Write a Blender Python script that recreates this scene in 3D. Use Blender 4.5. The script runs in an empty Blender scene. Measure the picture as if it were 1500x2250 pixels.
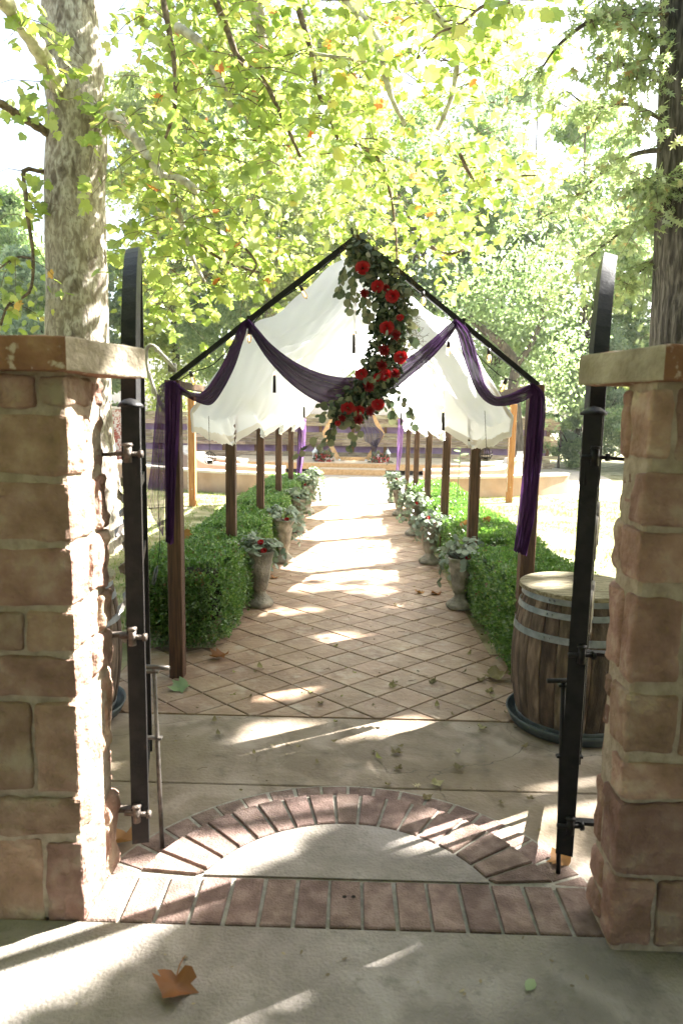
import bpy, bmesh, math, random
import numpy as np
from mathutils import Vector, Matrix, noise
random.seed(7); rng = np.random.default_rng(7)
S = bpy.context.scene; COL = S.collection; R_ = math.radians
# ---------------------------------------------------------------- camera
CH = 1.66
cam = bpy.data.cameras.new('camera'); co = bpy.data.objects.new('camera', cam); COL.objects.link(co); S.camera = co
cam.sensor_width = 36.0; cam.lens = 24.0; cam.clip_start = 0.05; cam.clip_end = 400.0
CR = Matrix.Rotation(R_(0.99), 4, 'Z') @ Matrix.Rotation(R_(90 - 7.78), 4, 'X') @ Matrix.Rotation(R_(1.0), 4, 'Z')
co.matrix_world = Matrix.Translation((0, 0, CH)) @ CR
cam.dof.use_dof = True; cam.dof.focus_distance = 5.2; cam.dof.aperture_fstop = 3.6
# ---------------------------------------------------------------- sky and sun
SAZ, SEL = R_(60), R_(40)
SUN = Vector((math.sin(SAZ) * math.cos(SEL), math.cos(SAZ) * math.cos(SEL), math.sin(SEL)))
W = bpy.data.worlds.new('World'); S.world = W; W.use_nodes = True
nt = W.node_tree; nt.nodes.clear()
sky = nt.nodes.new('ShaderNodeTexSky'); sky.sky_type = 'NISHITA'; sky.sun_disc = False
sky.sun_elevation = SEL; sky.sun_rotation = SAZ; sky.air_density = 1.2; sky.dust_density = 3.5; sky.ozone_density = 1.0
bg = nt.nodes.new('ShaderNodeBackground'); bg.inputs[1].default_value = 0.055
wo = nt.nodes.new('ShaderNodeOutputWorld'); hz = nt.nodes.new('ShaderNodeHueSaturation'); hz.inputs['Saturation'].default_value = 0.7; nt.links.new(sky.outputs[0], hz.inputs['Color']); nt.links.new(hz.outputs[0], bg.inputs[0]); nt.links.new(bg.outputs[0], wo.inputs[0])
sl = bpy.data.lights.new('sun', 'SUN'); sl.energy = 5.0; sl.angle = R_(0.53); sl.color = (1.0, 0.965, 0.91)
so = bpy.data.objects.new('sun', sl); COL.objects.link(so); so.rotation_euler = SUN.to_track_quat('Z', 'Y').to_euler(); so.location = (30, 20, 40)
S.view_settings.view_transform = 'Standard'; S.view_settings.look = 'None'; S.view_settings.gamma = 1.0
S.view_settings.exposure = 3.38
try: S.view_settings.use_curve_mapping = False
except Exception: pass
S.cycles.max_bounces = 8; S.cycles.transparent_max_bounces = 12; S.cycles.diffuse_bounces = 4; S.cycles.transmission_bounces = 6
S.cycles.sample_clamp_indirect = 8.0
try: S.cycles.use_denoising = True
except Exception: pass

# ---------------------------------------------------------------- helpers
def ray(px, py):
    return (CR.to_3x3() @ Vector(((px - 750) / 1500, -(py - 1125) / 1500, -1)))
def P(px, py, Y):                       # the point seen at a photo pixel at distance Y up the path
    d = ray(px, py); return Vector((0, 0, CH)) + d * (Y / d.y)
def G(px, py, z=0.0):                   # the point seen at a photo pixel on a level z
    d = ray(px, py); return Vector((0, 0, CH)) + d * ((z - CH) / d.z)
def wl(o):
    v = Vector((0, 0, 0))
    while o is not None: v += o.location; o = o.parent
    return v
def thing(name, label, cat, loc=(0, 0, 0), group=None):
    o = bpy.data.objects.new(name, None); COL.objects.link(o); o.location = loc; o.empty_display_size = 0.1
    o['label'] = label; o['category'] = cat
    if group: o['group'] = group
    return o
def tag(o, label, cat, group=None):
    o['label'] = label; o['category'] = cat
    if group: o['group'] = group
    return o
def link(name, me, parent=None, kind=None):
    o = bpy.data.objects.new(name, me); COL.objects.link(o)
    if parent is not None: o.parent = parent
    if kind: o['kind'] = kind
    return o
def mesh_np(name, V, loops, sizes, mats, smooth=False, midx=None):
    me = bpy.data.meshes.new(name); V = np.asarray(V, np.float32); loops = np.asarray(loops, np.int32); sizes = np.asarray(sizes, np.int32)
    me.vertices.add(len(V)); me.vertices.foreach_set('co', V.ravel())
    me.loops.add(len(loops)); me.loops.foreach_set('vertex_index', loops)
    me.polygons.add(len(sizes)); st = np.zeros(len(sizes), np.int32); st[1:] = np.cumsum(sizes)[:-1]
    me.polygons.foreach_set('loop_start', st); me.polygons.foreach_set('loop_total', sizes)
    me.polygons.foreach_set('use_smooth', np.full(len(sizes), smooth, bool))
    for m in (mats if isinstance(mats, (list, tuple)) else [mats]): me.materials.append(m)
    if midx is not None: me.polygons.foreach_set('material_index', np.asarray(midx, np.int32))
    me.update(calc_edges=True); me.validate(); return me
class MB:                               # collects shapes (world coordinates) into one mesh
    def __init__(s): s.V = []; s.F = []; s.mi = []
    def add(s, V, F, m=0):
        b = len(s.V); s.V += [tuple(v) for v in V]; s.F += [tuple(i + b for i in f) for f in F]; s.mi += [m] * len(F); return s
    def box(s, lo, hi, m=0, bev=0.0):
        x0, y0, z0 = lo; x1, y1, z1 = hi
        if bev <= 0:
            return s.add([(x0,y0,z0),(x1,y0,z0),(x1,y1,z0),(x0,y1,z0),(x0,y0,z1),(x1,y0,z1),(x1,y1,z1),(x0,y1,z1)],
                     [(0,3,2,1),(4,5,6,7),(0,1,5,4),(1,2,6,5),(2,3,7,6),(3,0,4,7)], m)
        b = bev; V = []; 
        for z, i in ((z0, b), (z0 + b, 0), (z1 - b, 0), (z1, b)):
            k = b * .9
            V += [(x0+i+k-i*.9,y0+i,z),(x1-i-k+i*.9,y0+i,z),(x1-i,y0+i+k-i*.9,z),(x1-i,y1-i-k+i*.9,z),(x1-i-k+i*.9,y1-i,z),(x0+i+k-i*.9,y1-i,z),(x0+i,y1-i-k+i*.9,z),(x0+i,y0+i+k-i*.9,z)]
        F = [tuple(range(7, -1, -1)), tuple(range(24, 32))]
        for r in range(3):
            for j in range(8): F.append((r*8+j, r*8+(j+1)%8, (r+1)*8+(j+1)%8, (r+1)*8+j))
        return s.add(V, F, m)
    def tube(s, pts, rad, n=8, m=0, cap=True):
        pts = [Vector(p) for p in pts]; k = len(pts)
        if not hasattr(rad, '__len__'): rad = [rad] * k
        V = []; F = []; up = None
        for i, p in enumerate(pts):
            t = (pts[min(i + 1, k - 1)] - pts[max(i - 1, 0)])
            if t.length < 1e-9: t = Vector((0, 0, 1))
            t.normalize()
            if up is None: up = Vector((0, 0, 1)) if abs(t.z) < .9 else Vector((1, 0, 0))
            a = up - t * up.dot(t)
            if a.length < 1e-4: a = t.orthogonal()
            a.normalize(); up = a; c = t.cross(a)
            for j in range(n):
                w = 2 * math.pi * (j + .5) / n; V.append(p + (a * math.cos(w) + c * math.sin(w)) * rad[i])
        for i in range(k - 1):
            for j in range(n): F.append((i*n+j, i*n+(j+1) % n, (i+1)*n+(j+1) % n, (i+1)*n+j))
        if cap: F.append(tuple(range(n - 1, -1, -1))); F.append(tuple((k-1)*n + j for j in range(n)))
        return s.add(V, F, m)
    def beam(s, a, b, w, h, up=(0, 0, 1), m=0):   # rectangular bar from a to b
        a = Vector(a); b = Vector(b); t = (b - a).normalized(); u = Vector(up); u = (u - t * u.dot(t)).normalized(); c = t.cross(u)
        V = [e + c * sx * w / 2 + u * sz * h / 2 for e in (a, b) for sx, sz in ((-1,-1),(1,-1),(1,1),(-1,1))]
        return s.add(V, [(0,3,2,1),(4,5,6,7),(0,1,5,4),(1,2,6,5),(2,3,7,6),(3,0,4,7)], m)
    def lathe(s, prof, c, n=24, m=0, wob=None):
        V = []; F = []
        for i, (r, z) in enumerate(prof):
            for j in range(n):
                a = 2 * math.pi * j / n; rr = r * (1 + (wob(a, z) if wob else 0)); V.append((c[0] + rr * math.cos(a), c[1] + rr * math.sin(a), c[2] + z))
        for i in range(len(prof) - 1):
            for j in range(n): F.append((i*n+j, i*n+(j+1) % n, (i+1)*n+(j+1) % n, (i+1)*n+j))
        F.append(tuple(range(n - 1, -1, -1))); F.append(tuple((len(prof)-1)*n + j for j in range(n)))
        return s.add(V, F, m)
    def ball(s, c, r, n=8, sq=(1, 1, 1), m=0):
        prof = [(max(1e-4, r * math.sin(math.pi * i / n)), -r * math.cos(math.pi * i / n)) for i in range(n + 1)]
        V = []; F = []; k = n + 4
        for rr, z in prof:
            for j in range(k): V.append((c[0] + sq[0]*rr*math.cos(2*math.pi*j/k), c[1] + sq[1]*rr*math.sin(2*math.pi*j/k), c[2] + sq[2]*z))
        for i in range(n):
            for j in range(k): F.append((i*k+j, i*k+(j+1) % k, (i+1)*k+(j+1) % k, (i+1)*k+j))
        return s.add(V, F, m)
    def build(s, name, mats, parent=None, smooth=False, kind=None, loc=None):
        off = wl(parent) if parent is not None else Vector((0, 0, 0))
        if loc is not None: off = off + (Vector(loc) - off)
        V = np.array([tuple(v) for v in s.V], np.float32) - np.array(off, np.float32)
        me = mesh_np(name, V, [i for f in s.F for i in f], [len(f) for f in s.F], mats, smooth, s.mi)
        o = link(name, me, parent, kind)
        if loc is not None: o.location = Vector(loc) - (wl(parent) if parent is not None else Vector((0, 0, 0)))
        return o
def lerp_poly(pts, n):
    pts = np.array([tuple(p) for p in pts], float); d = np.r_[0, np.cumsum(np.linalg.norm(np.diff(pts, axis=0), axis=1))]
    t = np.linspace(0, d[-1], n); k = len(pts)
    if k < 3: return np.stack([np.interp(t, d, pts[:, i]) for i in range(pts.shape[1])], 1)
    out = []
    for tt in t:                         # catmull-rom
        i = min(max(np.searchsorted(d, tt, 'right') - 1, 0), k - 2); u = (tt - d[i]) / max(d[i+1] - d[i], 1e-9)
        p0, p1, p2, p3 = pts[max(i-1, 0)], pts[i], pts[i+1], pts[min(i+2, k-1)]
        out.append(.5 * (2*p1 + (p2-p0)*u + (2*p0-5*p1+4*p2-p3)*u*u + (3*p1-p0-3*p2+p3)*u**3))
    return np.array(out)
def grid(name, fn, nu, nv, mat, parent=None, thick=0.0, kind=None):
    off = np.array(wl(parent)) if parent is not None else np.zeros(3)
    V = np.array([fn(i / (nu - 1), j / (nv - 1)) for i in range(nu) for j in range(nv)], float) - off
    F = [(i*nv+j, (i+1)*nv+j, (i+1)*nv+j+1, i*nv+j+1) for i in range(nu - 1) for j in range(nv - 1)]
    me = mesh_np(name, V, [q for f in F for q in f], [4] * len(F), mat, True); return link(name, me, parent, kind)

# ---------------------------------------------------------------- materials
MATS = {}
def nodes(name):
    m = bpy.data.materials.new(name); m.use_nodes = True; n = m.node_tree; n.nodes.clear(); MATS[name] = m
    return m, n, (lambda t: n.nodes.new(t)), (lambda a, b: n.links.new(a, b))
def ramp(n, cols):
    r = n.nodes.new('ShaderNodeValToRGB'); e = r.color_ramp.elements
    while len(e) < len(cols): e.new(.5)
    for q, (p, c) in zip(e, cols): q.position = p; q.color = (*c, 1)
    return r
def coords(n, N, L, stretch):
    tc = N('ShaderNodeTexCoord'); oi = N('ShaderNodeObjectInfo'); mu = N('ShaderNodeMath'); mu.operation = 'MULTIPLY'; mu.inputs[1].default_value = 53.0
    L(oi.outputs['Random'], mu.inputs[0]); ad = N('ShaderNodeVectorMath'); ad.operation = 'ADD'; mp = N('ShaderNodeMapping'); mp.inputs['Scale'].default_value = stretch
    L(tc.outputs['Object'], ad.inputs[0]); L(mu.outputs[0], ad.inputs[1]); L(ad.outputs[0], mp.inputs[0]); return mp, oi
def mat(name, cols, scale=6, detail=6, rough=.8, bump=0., bscale=40, stretch=(1, 1, 1), objvar=0., spec=.3, metal=0., spots=None, dist=0., big=None, crack=None):
    """noise-coloured surface; objvar: brightness change from object to object; spots: (colour, scale, lo, hi) blotches; big: (colour, scale, amount) broad stains"""
    m, n, N, L = nodes(name); mp, oi = coords(n, N, L, stretch)
    nz = N('ShaderNodeTexNoise'); nz.inputs['Scale'].default_value = scale; nz.inputs['Detail'].default_value = detail; nz.inputs['Distortion'].default_value = dist
    L(mp.outputs[0], nz.inputs[0]); r = ramp(n, [(.5 + (p - .5) * .62, q) for p, q in cols]); L(nz.outputs['Fac'], r.inputs[0]); c = r.outputs[0]
    def blotch(c, col, sc, lo, hi, amt=1.0):
        z = N('ShaderNodeTexNoise'); z.inputs['Scale'].default_value = sc; z.inputs['Detail'].default_value = 5; L(mp.outputs[0], z.inputs[0])
        q = ramp(n, [(lo, (0, 0, 0)), (hi, (amt,) * 3)]); L(z.outputs['Fac'], q.inputs[0]); x = N('ShaderNodeMix'); x.data_type = 'RGBA'
        L(q.outputs[0], x.inputs[0]); L(c, x.inputs[6]); x.inputs[7].default_value = (*col, 1); return x.outputs[2]
    if big: c = blotch(c, big[0], big[1], .42, .68, big[2])
    if spots: c = blotch(c, *spots)
    if crack:
        dn = N('ShaderNodeTexNoise'); dn.inputs['Scale'].default_value = 3; dn.inputs['Detail'].default_value = 8; L(mp.outputs[0], dn.inputs[0]); dv = N('ShaderNodeVectorMath'); dv.operation = 'MULTIPLY_ADD'; dv.inputs[1].default_value = (.5, .5, .5); L(dn.outputs['Color'], dv.inputs[0]); L(mp.outputs[0], dv.inputs[2])
        vo = N('ShaderNodeTexVoronoi'); vo.feature = 'DISTANCE_TO_EDGE'; vo.inputs['Scale'].default_value = crack[0]; L(dv.outputs[0], vo.inputs['Vector']); cr = ramp(n, [(0, (crack[2],) * 3), (crack[1], (0, 0, 0))]); L(vo.outputs['Distance'], cr.inputs[0])
        mk = N('ShaderNodeTexNoise'); mk.inputs['Scale'].default_value = 1.1; L(mp.outputs[0], mk.inputs[0]); mr_ = ramp(n, [(.48, (0, 0, 0)), (.56, (1, 1, 1))]); L(mk.outputs['Fac'], mr_.inputs[0]); mm = N('ShaderNodeMath'); mm.operation = 'MULTIPLY'; L(cr.outputs[0], mm.inputs[0]); L(mr_.outputs[0], mm.inputs[1])
        x = N('ShaderNodeMix'); x.data_type = 'RGBA'; L(mm.outputs[0], x.inputs[0]); L(c, x.inputs[6]); x.inputs[7].default_value = (.05, .042, .03, 1); c = x.outputs[2]
    if objvar:
        hs = N('ShaderNodeHueSaturation'); mr = N('ShaderNodeMapRange'); mr.inputs[3].default_value = 1 - objvar; mr.inputs[4].default_value = 1 + objvar
        L(oi.outputs['Random'], mr.inputs[0]); L(mr.outputs[0], hs.inputs['Value']); L(c, hs.inputs['Color'])
        mh = N('ShaderNodeMapRange'); mh.inputs[3].default_value = .5 - objvar * .05; mh.inputs[4].default_value = .5 + objvar * .05
        fr = N('ShaderNodeMath'); fr.operation = 'MULTIPLY'; fr.inputs[1].default_value = 7.3; ff = N('ShaderNodeMath'); ff.operation = 'FRACT'
        L(oi.outputs['Random'], fr.inputs[0]); L(fr.outputs[0], ff.inputs[0]); L(ff.outputs[0], mh.inputs[0]); L(mh.outputs[0], hs.inputs['Hue']); c = hs.outputs[0]
    b = N('ShaderNodeBsdfPrincipled'); L(c, b.inputs['Base Color']); b.inputs['Roughness'].default_value = rough; b.inputs['Metallic'].default_value = metal
    b.inputs['Specular IOR Level'].default_value = spec
    if bump:
        z = N('ShaderNodeTexNoise'); z.inputs['Scale'].default_value = bscale; z.inputs['Detail'].default_value = 8; L(mp.outputs[0], z.inputs[0])
        bp = N('ShaderNodeBump'); bp.inputs['Strength'].default_value = bump; bp.inputs['Distance'].default_value = .02; L(z.outputs['Fac'], bp.inputs['Height']); L(bp.outputs[0], b.inputs['Normal'])
    o = N('ShaderNodeOutputMaterial'); L(b.outputs[0], o.inputs[0]); return m
def leafmat(name, cols, transl=.5, tcol=1.3, rough=.5, gloss=.06, by='island'):
    m, n, N, L = nodes(name)
    src = (N('ShaderNodeNewGeometry').outputs['Random Per Island'] if by == 'island' else N('ShaderNodeObjectInfo').outputs['Random'])
    r = ramp(n, cols); L(src, r.inputs[0])
    d = N('ShaderNodeBsdfDiffuse'); t = N('ShaderNodeBsdfTranslucent'); x = N('ShaderNodeMixShader'); x.inputs[0].default_value = transl
    mu = N('ShaderNodeVectorMath'); mu.operation = 'MULTIPLY'; mu.inputs[1].default_value = (tcol, tcol * 1.05, tcol * .85); L(r.outputs[0], mu.inputs[0]); L(r.outputs[0], d.inputs[0]); L(mu.outputs[0], t.inputs[0])
    L(d.outputs[0], x.inputs[1]); L(t.outputs[0], x.inputs[2]); g = N('ShaderNodeBsdfGlossy'); g.inputs['Roughness'].default_value = rough
    y = N('ShaderNodeMixShader'); y.inputs[0].default_value = gloss; L(x.outputs[0], y.inputs[1]); L(g.outputs[0], y.inputs[2])
    o = N('ShaderNodeOutputMaterial'); L(y.outputs[0], o.inputs[0]); return m
def clothmat(name, col, transl=.5, transp=0., var=.15, wave=60):
    m, n, N, L = nodes(name); mp, oi = coords(n, N, L, (1, 1, 1)); z = N('ShaderNodeTexNoise'); z.inputs['Scale'].default_value = 4; z.inputs['Detail'].default_value = 6; L(mp.outputs[0], z.inputs[0])
    r = ramp(n, [(.3, tuple(c * (1 - var) for c in col)), (.7, col)]); L(z.outputs['Fac'], r.inputs[0])
    z2 = N('ShaderNodeTexNoise'); z2.inputs['Scale'].default_value = wave; L(mp.outputs[0], z2.inputs[0]); bp = N('ShaderNodeBump'); bp.inputs['Strength'].default_value = .12; bp.inputs['Distance'].default_value = .01; L(z2.outputs['Fac'], bp.inputs['Height'])
    d = N('ShaderNodeBsdfDiffuse'); t = N('ShaderNodeBsdfTranslucent'); x = N('ShaderNodeMixShader'); x.inputs[0].default_value = transl
    for q in (d, t): L(r.outputs[0], q.inputs[0]); L(bp.outputs[0], q.inputs['Normal'])
    L(d.outputs[0], x.inputs[1]); L(t.outputs[0], x.inputs[2]); out = x.outputs[0]
    if transp:
        tr = N('ShaderNodeBsdfTransparent'); lw = N('ShaderNodeLayerWeight'); lw.inputs[0].default_value = .35; mr = N('ShaderNodeMapRange'); mr.inputs[1].default_value = 0; mr.inputs[2].default_value = 1; mr.inputs[3].default_value = 1 - transp; mr.inputs[4].default_value = 1.0
        y = N('ShaderNodeMixShader'); L(lw.outputs['Facing'], mr.inputs[0]); L(mr.outputs[0], y.inputs[0]); L(tr.outputs[0], y.inputs[1]); L(out, y.inputs[2]); out = y.outputs[0]
    o = N('ShaderNodeOutputMaterial'); L(out, o.inputs[0]); return m

m_conc = mat('grey_green_concrete', [(.3, (.158, .122, .087)), (.5, (.232, .184, .138)), (.72, (.315, .26, .21))], 4.5, 12, .75, .3, 50, spots=((.075, .065, .04), 7, .56, .74, .6), big=((.155, .12, .072), 1.3, .8), dist=.8, crack=(1.1, .006, .8), spec=.35)
m_conc2 = mat('smooth_threshold_concrete', [(.3, (.166, .146, .126)), (.55, (.226, .20, .176)), (.75, (.29, .261, .236))], 5, 12, .75, .45, 90, spots=((.12, .11, .085), 22, .56, .74, .6), big=((.17, .155, .11), 1.6, .6), dist=.5, spec=.35)
m_tile = mat('stamped_tan_concrete', [(.3, (.195, .122, .075)), (.5, (.262, .173, .112)), (.72, (.335, .24, .168))], 4, 11, .6, .35, 26, objvar=.09, spots=((.37, .32, .25), 9, .56, .72, .6), big=((.155, .10, .055), 2.0, .6), dist=.6, spec=.45)
m_joint = mat('dark_path_joint', [(.3, (.09, .06, .035)), (.7, (.155, .108, .066))], 20, 4, .95, .2)
m_brick = mat('worn_brown_brick', [(.3, (.125, .083, .068)), (.55, (.18, .122, .10)), (.75, (.23, .165, .14))], 18, 10, .85, .5, 140, objvar=.16, spots=((.30, .21, .18), 30, .6, .78, .35))
m_mort = mat('pale_mortar', [(.3, (.20, .19, .155)), (.7, (.30, .285, .24))], 30, 8, .95, .4, 120)
m_pmort = mat('pillar_mortar', [(.3, (.265, .21, .155)), (.7, (.37, .305, .235))], 24, 8, .95, .6, 60)
m_stone = mat('split_sandstone', [(.15, (.155, .098, .066)), (.44, (.245, .150, .112)), (.62, (.31, .205, .156)), (.85, (.40, .31, .235))], 9, 12, .9, 1.0, 34, objvar=.26, spots=((.33, .28, .20), 9, .55, .75, .5), big=((.24, .135, .095), 3.0, .4))
m_capr = mat('terracotta_capstone', [(.3, (.19, .09, .052)), (.6, (.26, .135, .08)), (.8, (.32, .195, .125))], 8, 10, .85, .5, 50, spots=((.50, .42, .35), 26, .58, .66, .8))
m_capg = mat('weathered_capstone', [(.3, (.22, .185, .13)), (.7, (.38, .33, .25))], 9, 10, .9, .5, 50, spots=((.16, .14, .07), 6, .55, .75, .6))
m_post = mat('brown_stained_timber', [(.3, (.046, .022, .010)), (.55, (.082, .040, .018)), (.75, (.12, .062, .029))], 5, 8, .6, .35, 22, (14, 14, .8), objvar=.12, spec=.4)
m_opost = mat('fresh_orange_timber', [(.3, (.28, .12, .04)), (.7, (.42, .21, .08))], 5, 8, .65, .2, 20, (12, 12, .8))
m_deck = mat('pale_deck_timber', [(.3, (.52, .40, .27)), (.7, (.66, .54, .40))], 4, 8, .7, .2, 20, (1.2, 14, 14), objvar=.1)
m_hex = mat('golden_pine', [(.3, (.56, .34, .15)), (.7, (.68, .45, .23))], 5, 6, .6, .1, 20, (3, 3, 3))
m_board = mat('weathered_fence_board', [(.3, (.28, .205, .125)), (.5, (.45, .345, .215)), (.72, (.56, .455, .31))], 3, 10, .85, .35, 20, (1.2, 14, 14), objvar=.35)
m_fpost = mat('brown_fence_post', [(.3, (.14, .07, .035)), (.7, (.22, .12, .06))], 5, 6, .8, .2, 20, (10, 10, 1))
m_purplefab = mat('faded_purple_backing', [(.3, (.25, .165, .265)), (.7, (.34, .235, .35))], 2, 4, .9, .1, 20)
m_iron = mat('black_iron', [(.3, (.006, .006, .0065)), (.7, (.014, .013, .013))], 20, 6, .5, .12, 90, spec=.22, spots=((.05, .03, .02), 22, .66, .74, .5))
m_rust = mat('rusty_steel', [(.3, (.045, .036, .03)), (.6, (.11, .09, .075)), (.8, (.20, .175, .155))], 25, 6, .6, .4, 80, metal=.4)
m_steel = mat('bare_steel_rod', [(.3, (.10, .09, .08)), (.7, (.20, .18, .16))], 30, 6, .45, .1, 90, metal=.6)
m_galv = mat('galvanised_conduit', [(.3, (.33, .30, .26)), (.7, (.46, .43, .38))], 20, 5, .55, .1, 60, metal=.3)
m_stave = mat('weathered_barrel_oak', [(.2, (.050, .036, .026)), (.46, (.095, .068, .048)), (.64, (.155, .112, .078)), (.9, (.25, .19, .14))], 4, 10, .8, .6, 34, (6, 6, 1.3), objvar=.34, spots=((.045, .035, .028), 5, .52, .72, .6), dist=.2)
m_hoop = mat('blue_grey_hoop_steel', [(.3, (.15, .17, .18)), (.7, (.25, .27, .28))], 14, 6, .5, .12, 60, metal=.35, spots=((.14, .08, .05), 18, .66, .76, .6))
m_lid = mat('greyed_lid_plank', [(.3, (.14, .115, .065)), (.55, (.23, .20, .125)), (.75, (.31, .27, .18))], 5, 9, .85, .5, 25, (2, 16, 16), objvar=.12)
m_tray = mat('grey_green_tray', [(.3, (.045, .058, .06)), (.7, (.085, .10, .10))], 12, 5, .55, .1, 50)
m_urn = mat('mossy_cast_stone', [(.3, (.17, .155, .12)), (.55, (.29, .265, .21)), (.75, (.40, .37, .31))], 9, 10, .9, .55, 50, spots=((.10, .11, .05), 7, .54, .7, .7), objvar=.1)
m_seat = mat('peach_stucco_wall', [(.3, (.36, .235, .16)), (.7, (.46, .31, .22))], 3, 8, .9, .3, 60, big=((.34, .29, .24), 1.2, .5))
m_cap2 = mat('pale_seat_cap', [(.3, (.50, .44, .38)), (.7, (.62, .56, .49))], 5, 6, .85, .2, 60)
m_ground = mat('dry_lawn_soil', [(.3, (.13, .125, .05)), (.5, (.24, .215, .11)), (.7, (.34, .31, .19))], 2.2, 10, .95, .5, 30, spots=((.07, .11, .03), 5, .5, .68, .6))
m_sand = mat('pale_court_paving', [(.3, (.40, .34, .27)), (.7, (.52, .46, .38))], 3, 8, .85, .2, 40)
m_bark = mat('mottled_sycamore_bark', [(.26, (.10, .078, .058)), (.42, (.215, .182, .148)), (.54, (.325, .292, .252)), (.75, (.45, .415, .365))], 13, 10, .85, .8, 34, (1, 1, .5), spots=((.15, .118, .088), 30, .50, .60, .6), big=((.40, .35, .28), 3.5, .6), dist=.7)
m_limb = mat('pale_sycamore_limb', [(.3, (.30, .26, .20)), (.6, (.52, .48, .40)), (.8, (.62, .58, .50))], 9, 8, .85, .4, 40)
m_twig = mat('brown_twig', [(.3, (.085, .06, .04)), (.7, (.20, .15, .10))], 20, 5, .9, .3, 60)
m_oakb = mat('furrowed_oak_bark', [(.3, (.026, .022, .017)), (.5, (.066, .056, .044)), (.7, (.125, .11, .09))], 9, 9, .95, 1.0, 16, (3.2, 3.2, .5), dist=.6)
m_bgbark = mat('grey_brown_bark', [(.3, (.06, .05, .038)), (.7, (.14, .115, .085))], 5, 6, .9, .4, 12, (3, 3, .6))
m_char = mat('dark_candle_wax', [(.3, (.012, .01, .008)), (.7, (.03, .022, .016))], 20, 3, .5)
m_wire = mat('black_cable', [(.3, (.008, .007, .006)), (.7, (.016, .014, .012))], 20, 3, .6)
m_rope = mat('brown_cord', [(.3, (.07, .05, .03)), (.7, (.14, .10, .06))], 40, 3, .9)
m_redbr = mat('red_white_brick', [(.42, (.30, .09, .06)), (.58, (.55, .50, .44))], 9, 3, .9, .3, 40)
m_dark = mat('dark_void', [(.3, (.01, .008, .006)), (.7, (.02, .015, .01))], 20, 3, .9)
m_gold = mat('amber_bulb_socket', [(.3, (.02, .015, .01)), (.7, (.04, .03, .02))], 20, 3, .4)
m_white = mat('white_paint', [(.3, (.68, .68, .66)), (.7, (.80, .80, .78))], 8, 3, .5)
m_canvas = clothmat('ivory_canvas', (.80, .815, .84), .42, 0, .05, 90)
m_hem = clothmat('doubled_canvas_hem', (.70, .67, .60), .25, 0, .06, 90)
m_tulle = clothmat('purple_tulle', (.082, .034, .112), .24, .04, .3, 120)
m_sheer = clothmat('purple_tulle_single_layer', (.12, .045, .19), .3, .24, .3, 120)
m_lilac = clothmat('lilac_sheer', (.36, .20, .50), .5, .35, .2, 120)
m_greyt = clothmat('slate_tulle', (.17, .145, .20), .4, .35, .2, 120)
m_rose = leafmat('red_rose_petal', [(0, (.27, .004, .007)), (1, (.44, .010, .014))], .18, 1.1, .5, .04)
m_roseo = leafmat('crimson_petal', [(0, (.13, .003, .006)), (1, (.27, .006, .010))], .18, 1.1, .5, .04)
m_syc = leafmat('sycamore_leaf', [(0, (.16, .225, .045)), (.45, (.235, .295, .06)), (.93, (.31, .34, .095)), (.986, (.38, .33, .09)), (.990, (.46, .17, .04)), (1, (.38, .11, .02))], .58, 1.5, .45, .06)
m_syco = leafmat('sycamore_leaf_single', [(0, (.16, .225, .045)), (.45, (.235, .295, .06)), (.93, (.31, .34, .095)), (.986, (.38, .33, .09)), (.990, (.46, .17, .04)), (1, (.38, .11, .02))], .58, 1.5, .45, .06, 'object')
m_oak = leafmat('pin_oak_leaf', [(0, (.21, .27, .13)), (.5, (.28, .34, .17)), (.97, (.37, .41, .22)), (1, (.38, .20, .08))], .5, 1.35, .45, .06)
m_oako = leafmat('pin_oak_leaf_single', [(0, (.21, .27, .13)), (.5, (.28, .34, .17)), (.97, (.37, .41, .22)), (1, (.38, .20, .08))], .5, 1.35, .45, .06, 'object')
m_bg = [leafmat('far_leaf_yellowish', [(0, (.20, .24, .10)), (.6, (.30, .34, .15)), (1, (.40, .41, .20))], .72, 1.55, .5, .05),
        leafmat('far_leaf_deep_green', [(0, (.15, .21, .10)), (.6, (.22, .285, .14)), (1, (.31, .36, .19))], .72, 1.7, .5, .05),
        leafmat('far_leaf_blue_green', [(0, (.18, .24, .16)), (.6, (.26, .32, .21)), (1, (.35, .39, .27))], .72, 1.55, .5, .05)]
m_box = leafmat('boxwood_leaf', [(0, (.05, .12, .018)), (.5, (.095, .195, .03)), (.9, (.15, .26, .045)), (.975, (.22, .29, .06)), (.985, (.17, .09, .03)), (1, (.14, .07, .03))], .42, 1.35, .35, .10)
m_boxin = mat('boxwood_dark_core', [(.3, (.018, .022, .008)), (.7, (.04, .04, .018))], 20, 4, .95, .5, 40)
m_euc = leafmat('eucalyptus_leaf', [(0, (.05, .07, .03)), (.35, (.09, .11, .05)), (.7, (.15, .165, .085)), (1, (.21, .205, .12))], .25, 1.2, .5, .05)
m_euco = leafmat('eucalyptus_leaf_single', [(0, (.07, .095, .06)), (.3, (.11, .14, .09)), (.5, (.165, .18, .105)), (.8, (.22, .22, .135)), (1, (.28, .26, .17))], .25, 1.2, .5, .05, 'object')
m_eucs = leafmat('silver_dollar_leaf', [(0, (.13, .175, .125)), (.5, (.19, .24, .175)), (1, (.28, .32, .25))], .25, 1.2, .5, .05, 'object')
m_moss = leafmat('dry_moss', [(0, (.075, .055, .025)), (.6, (.14, .105, .05)), (1, (.20, .16, .085))], .2, 1.0, .8, .0)
m_darkgr = leafmat('dark_greenery', [(0, (.02, .035, .018)), (1, (.05, .075, .035))], .2, 1.0, .6, .03)
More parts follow.
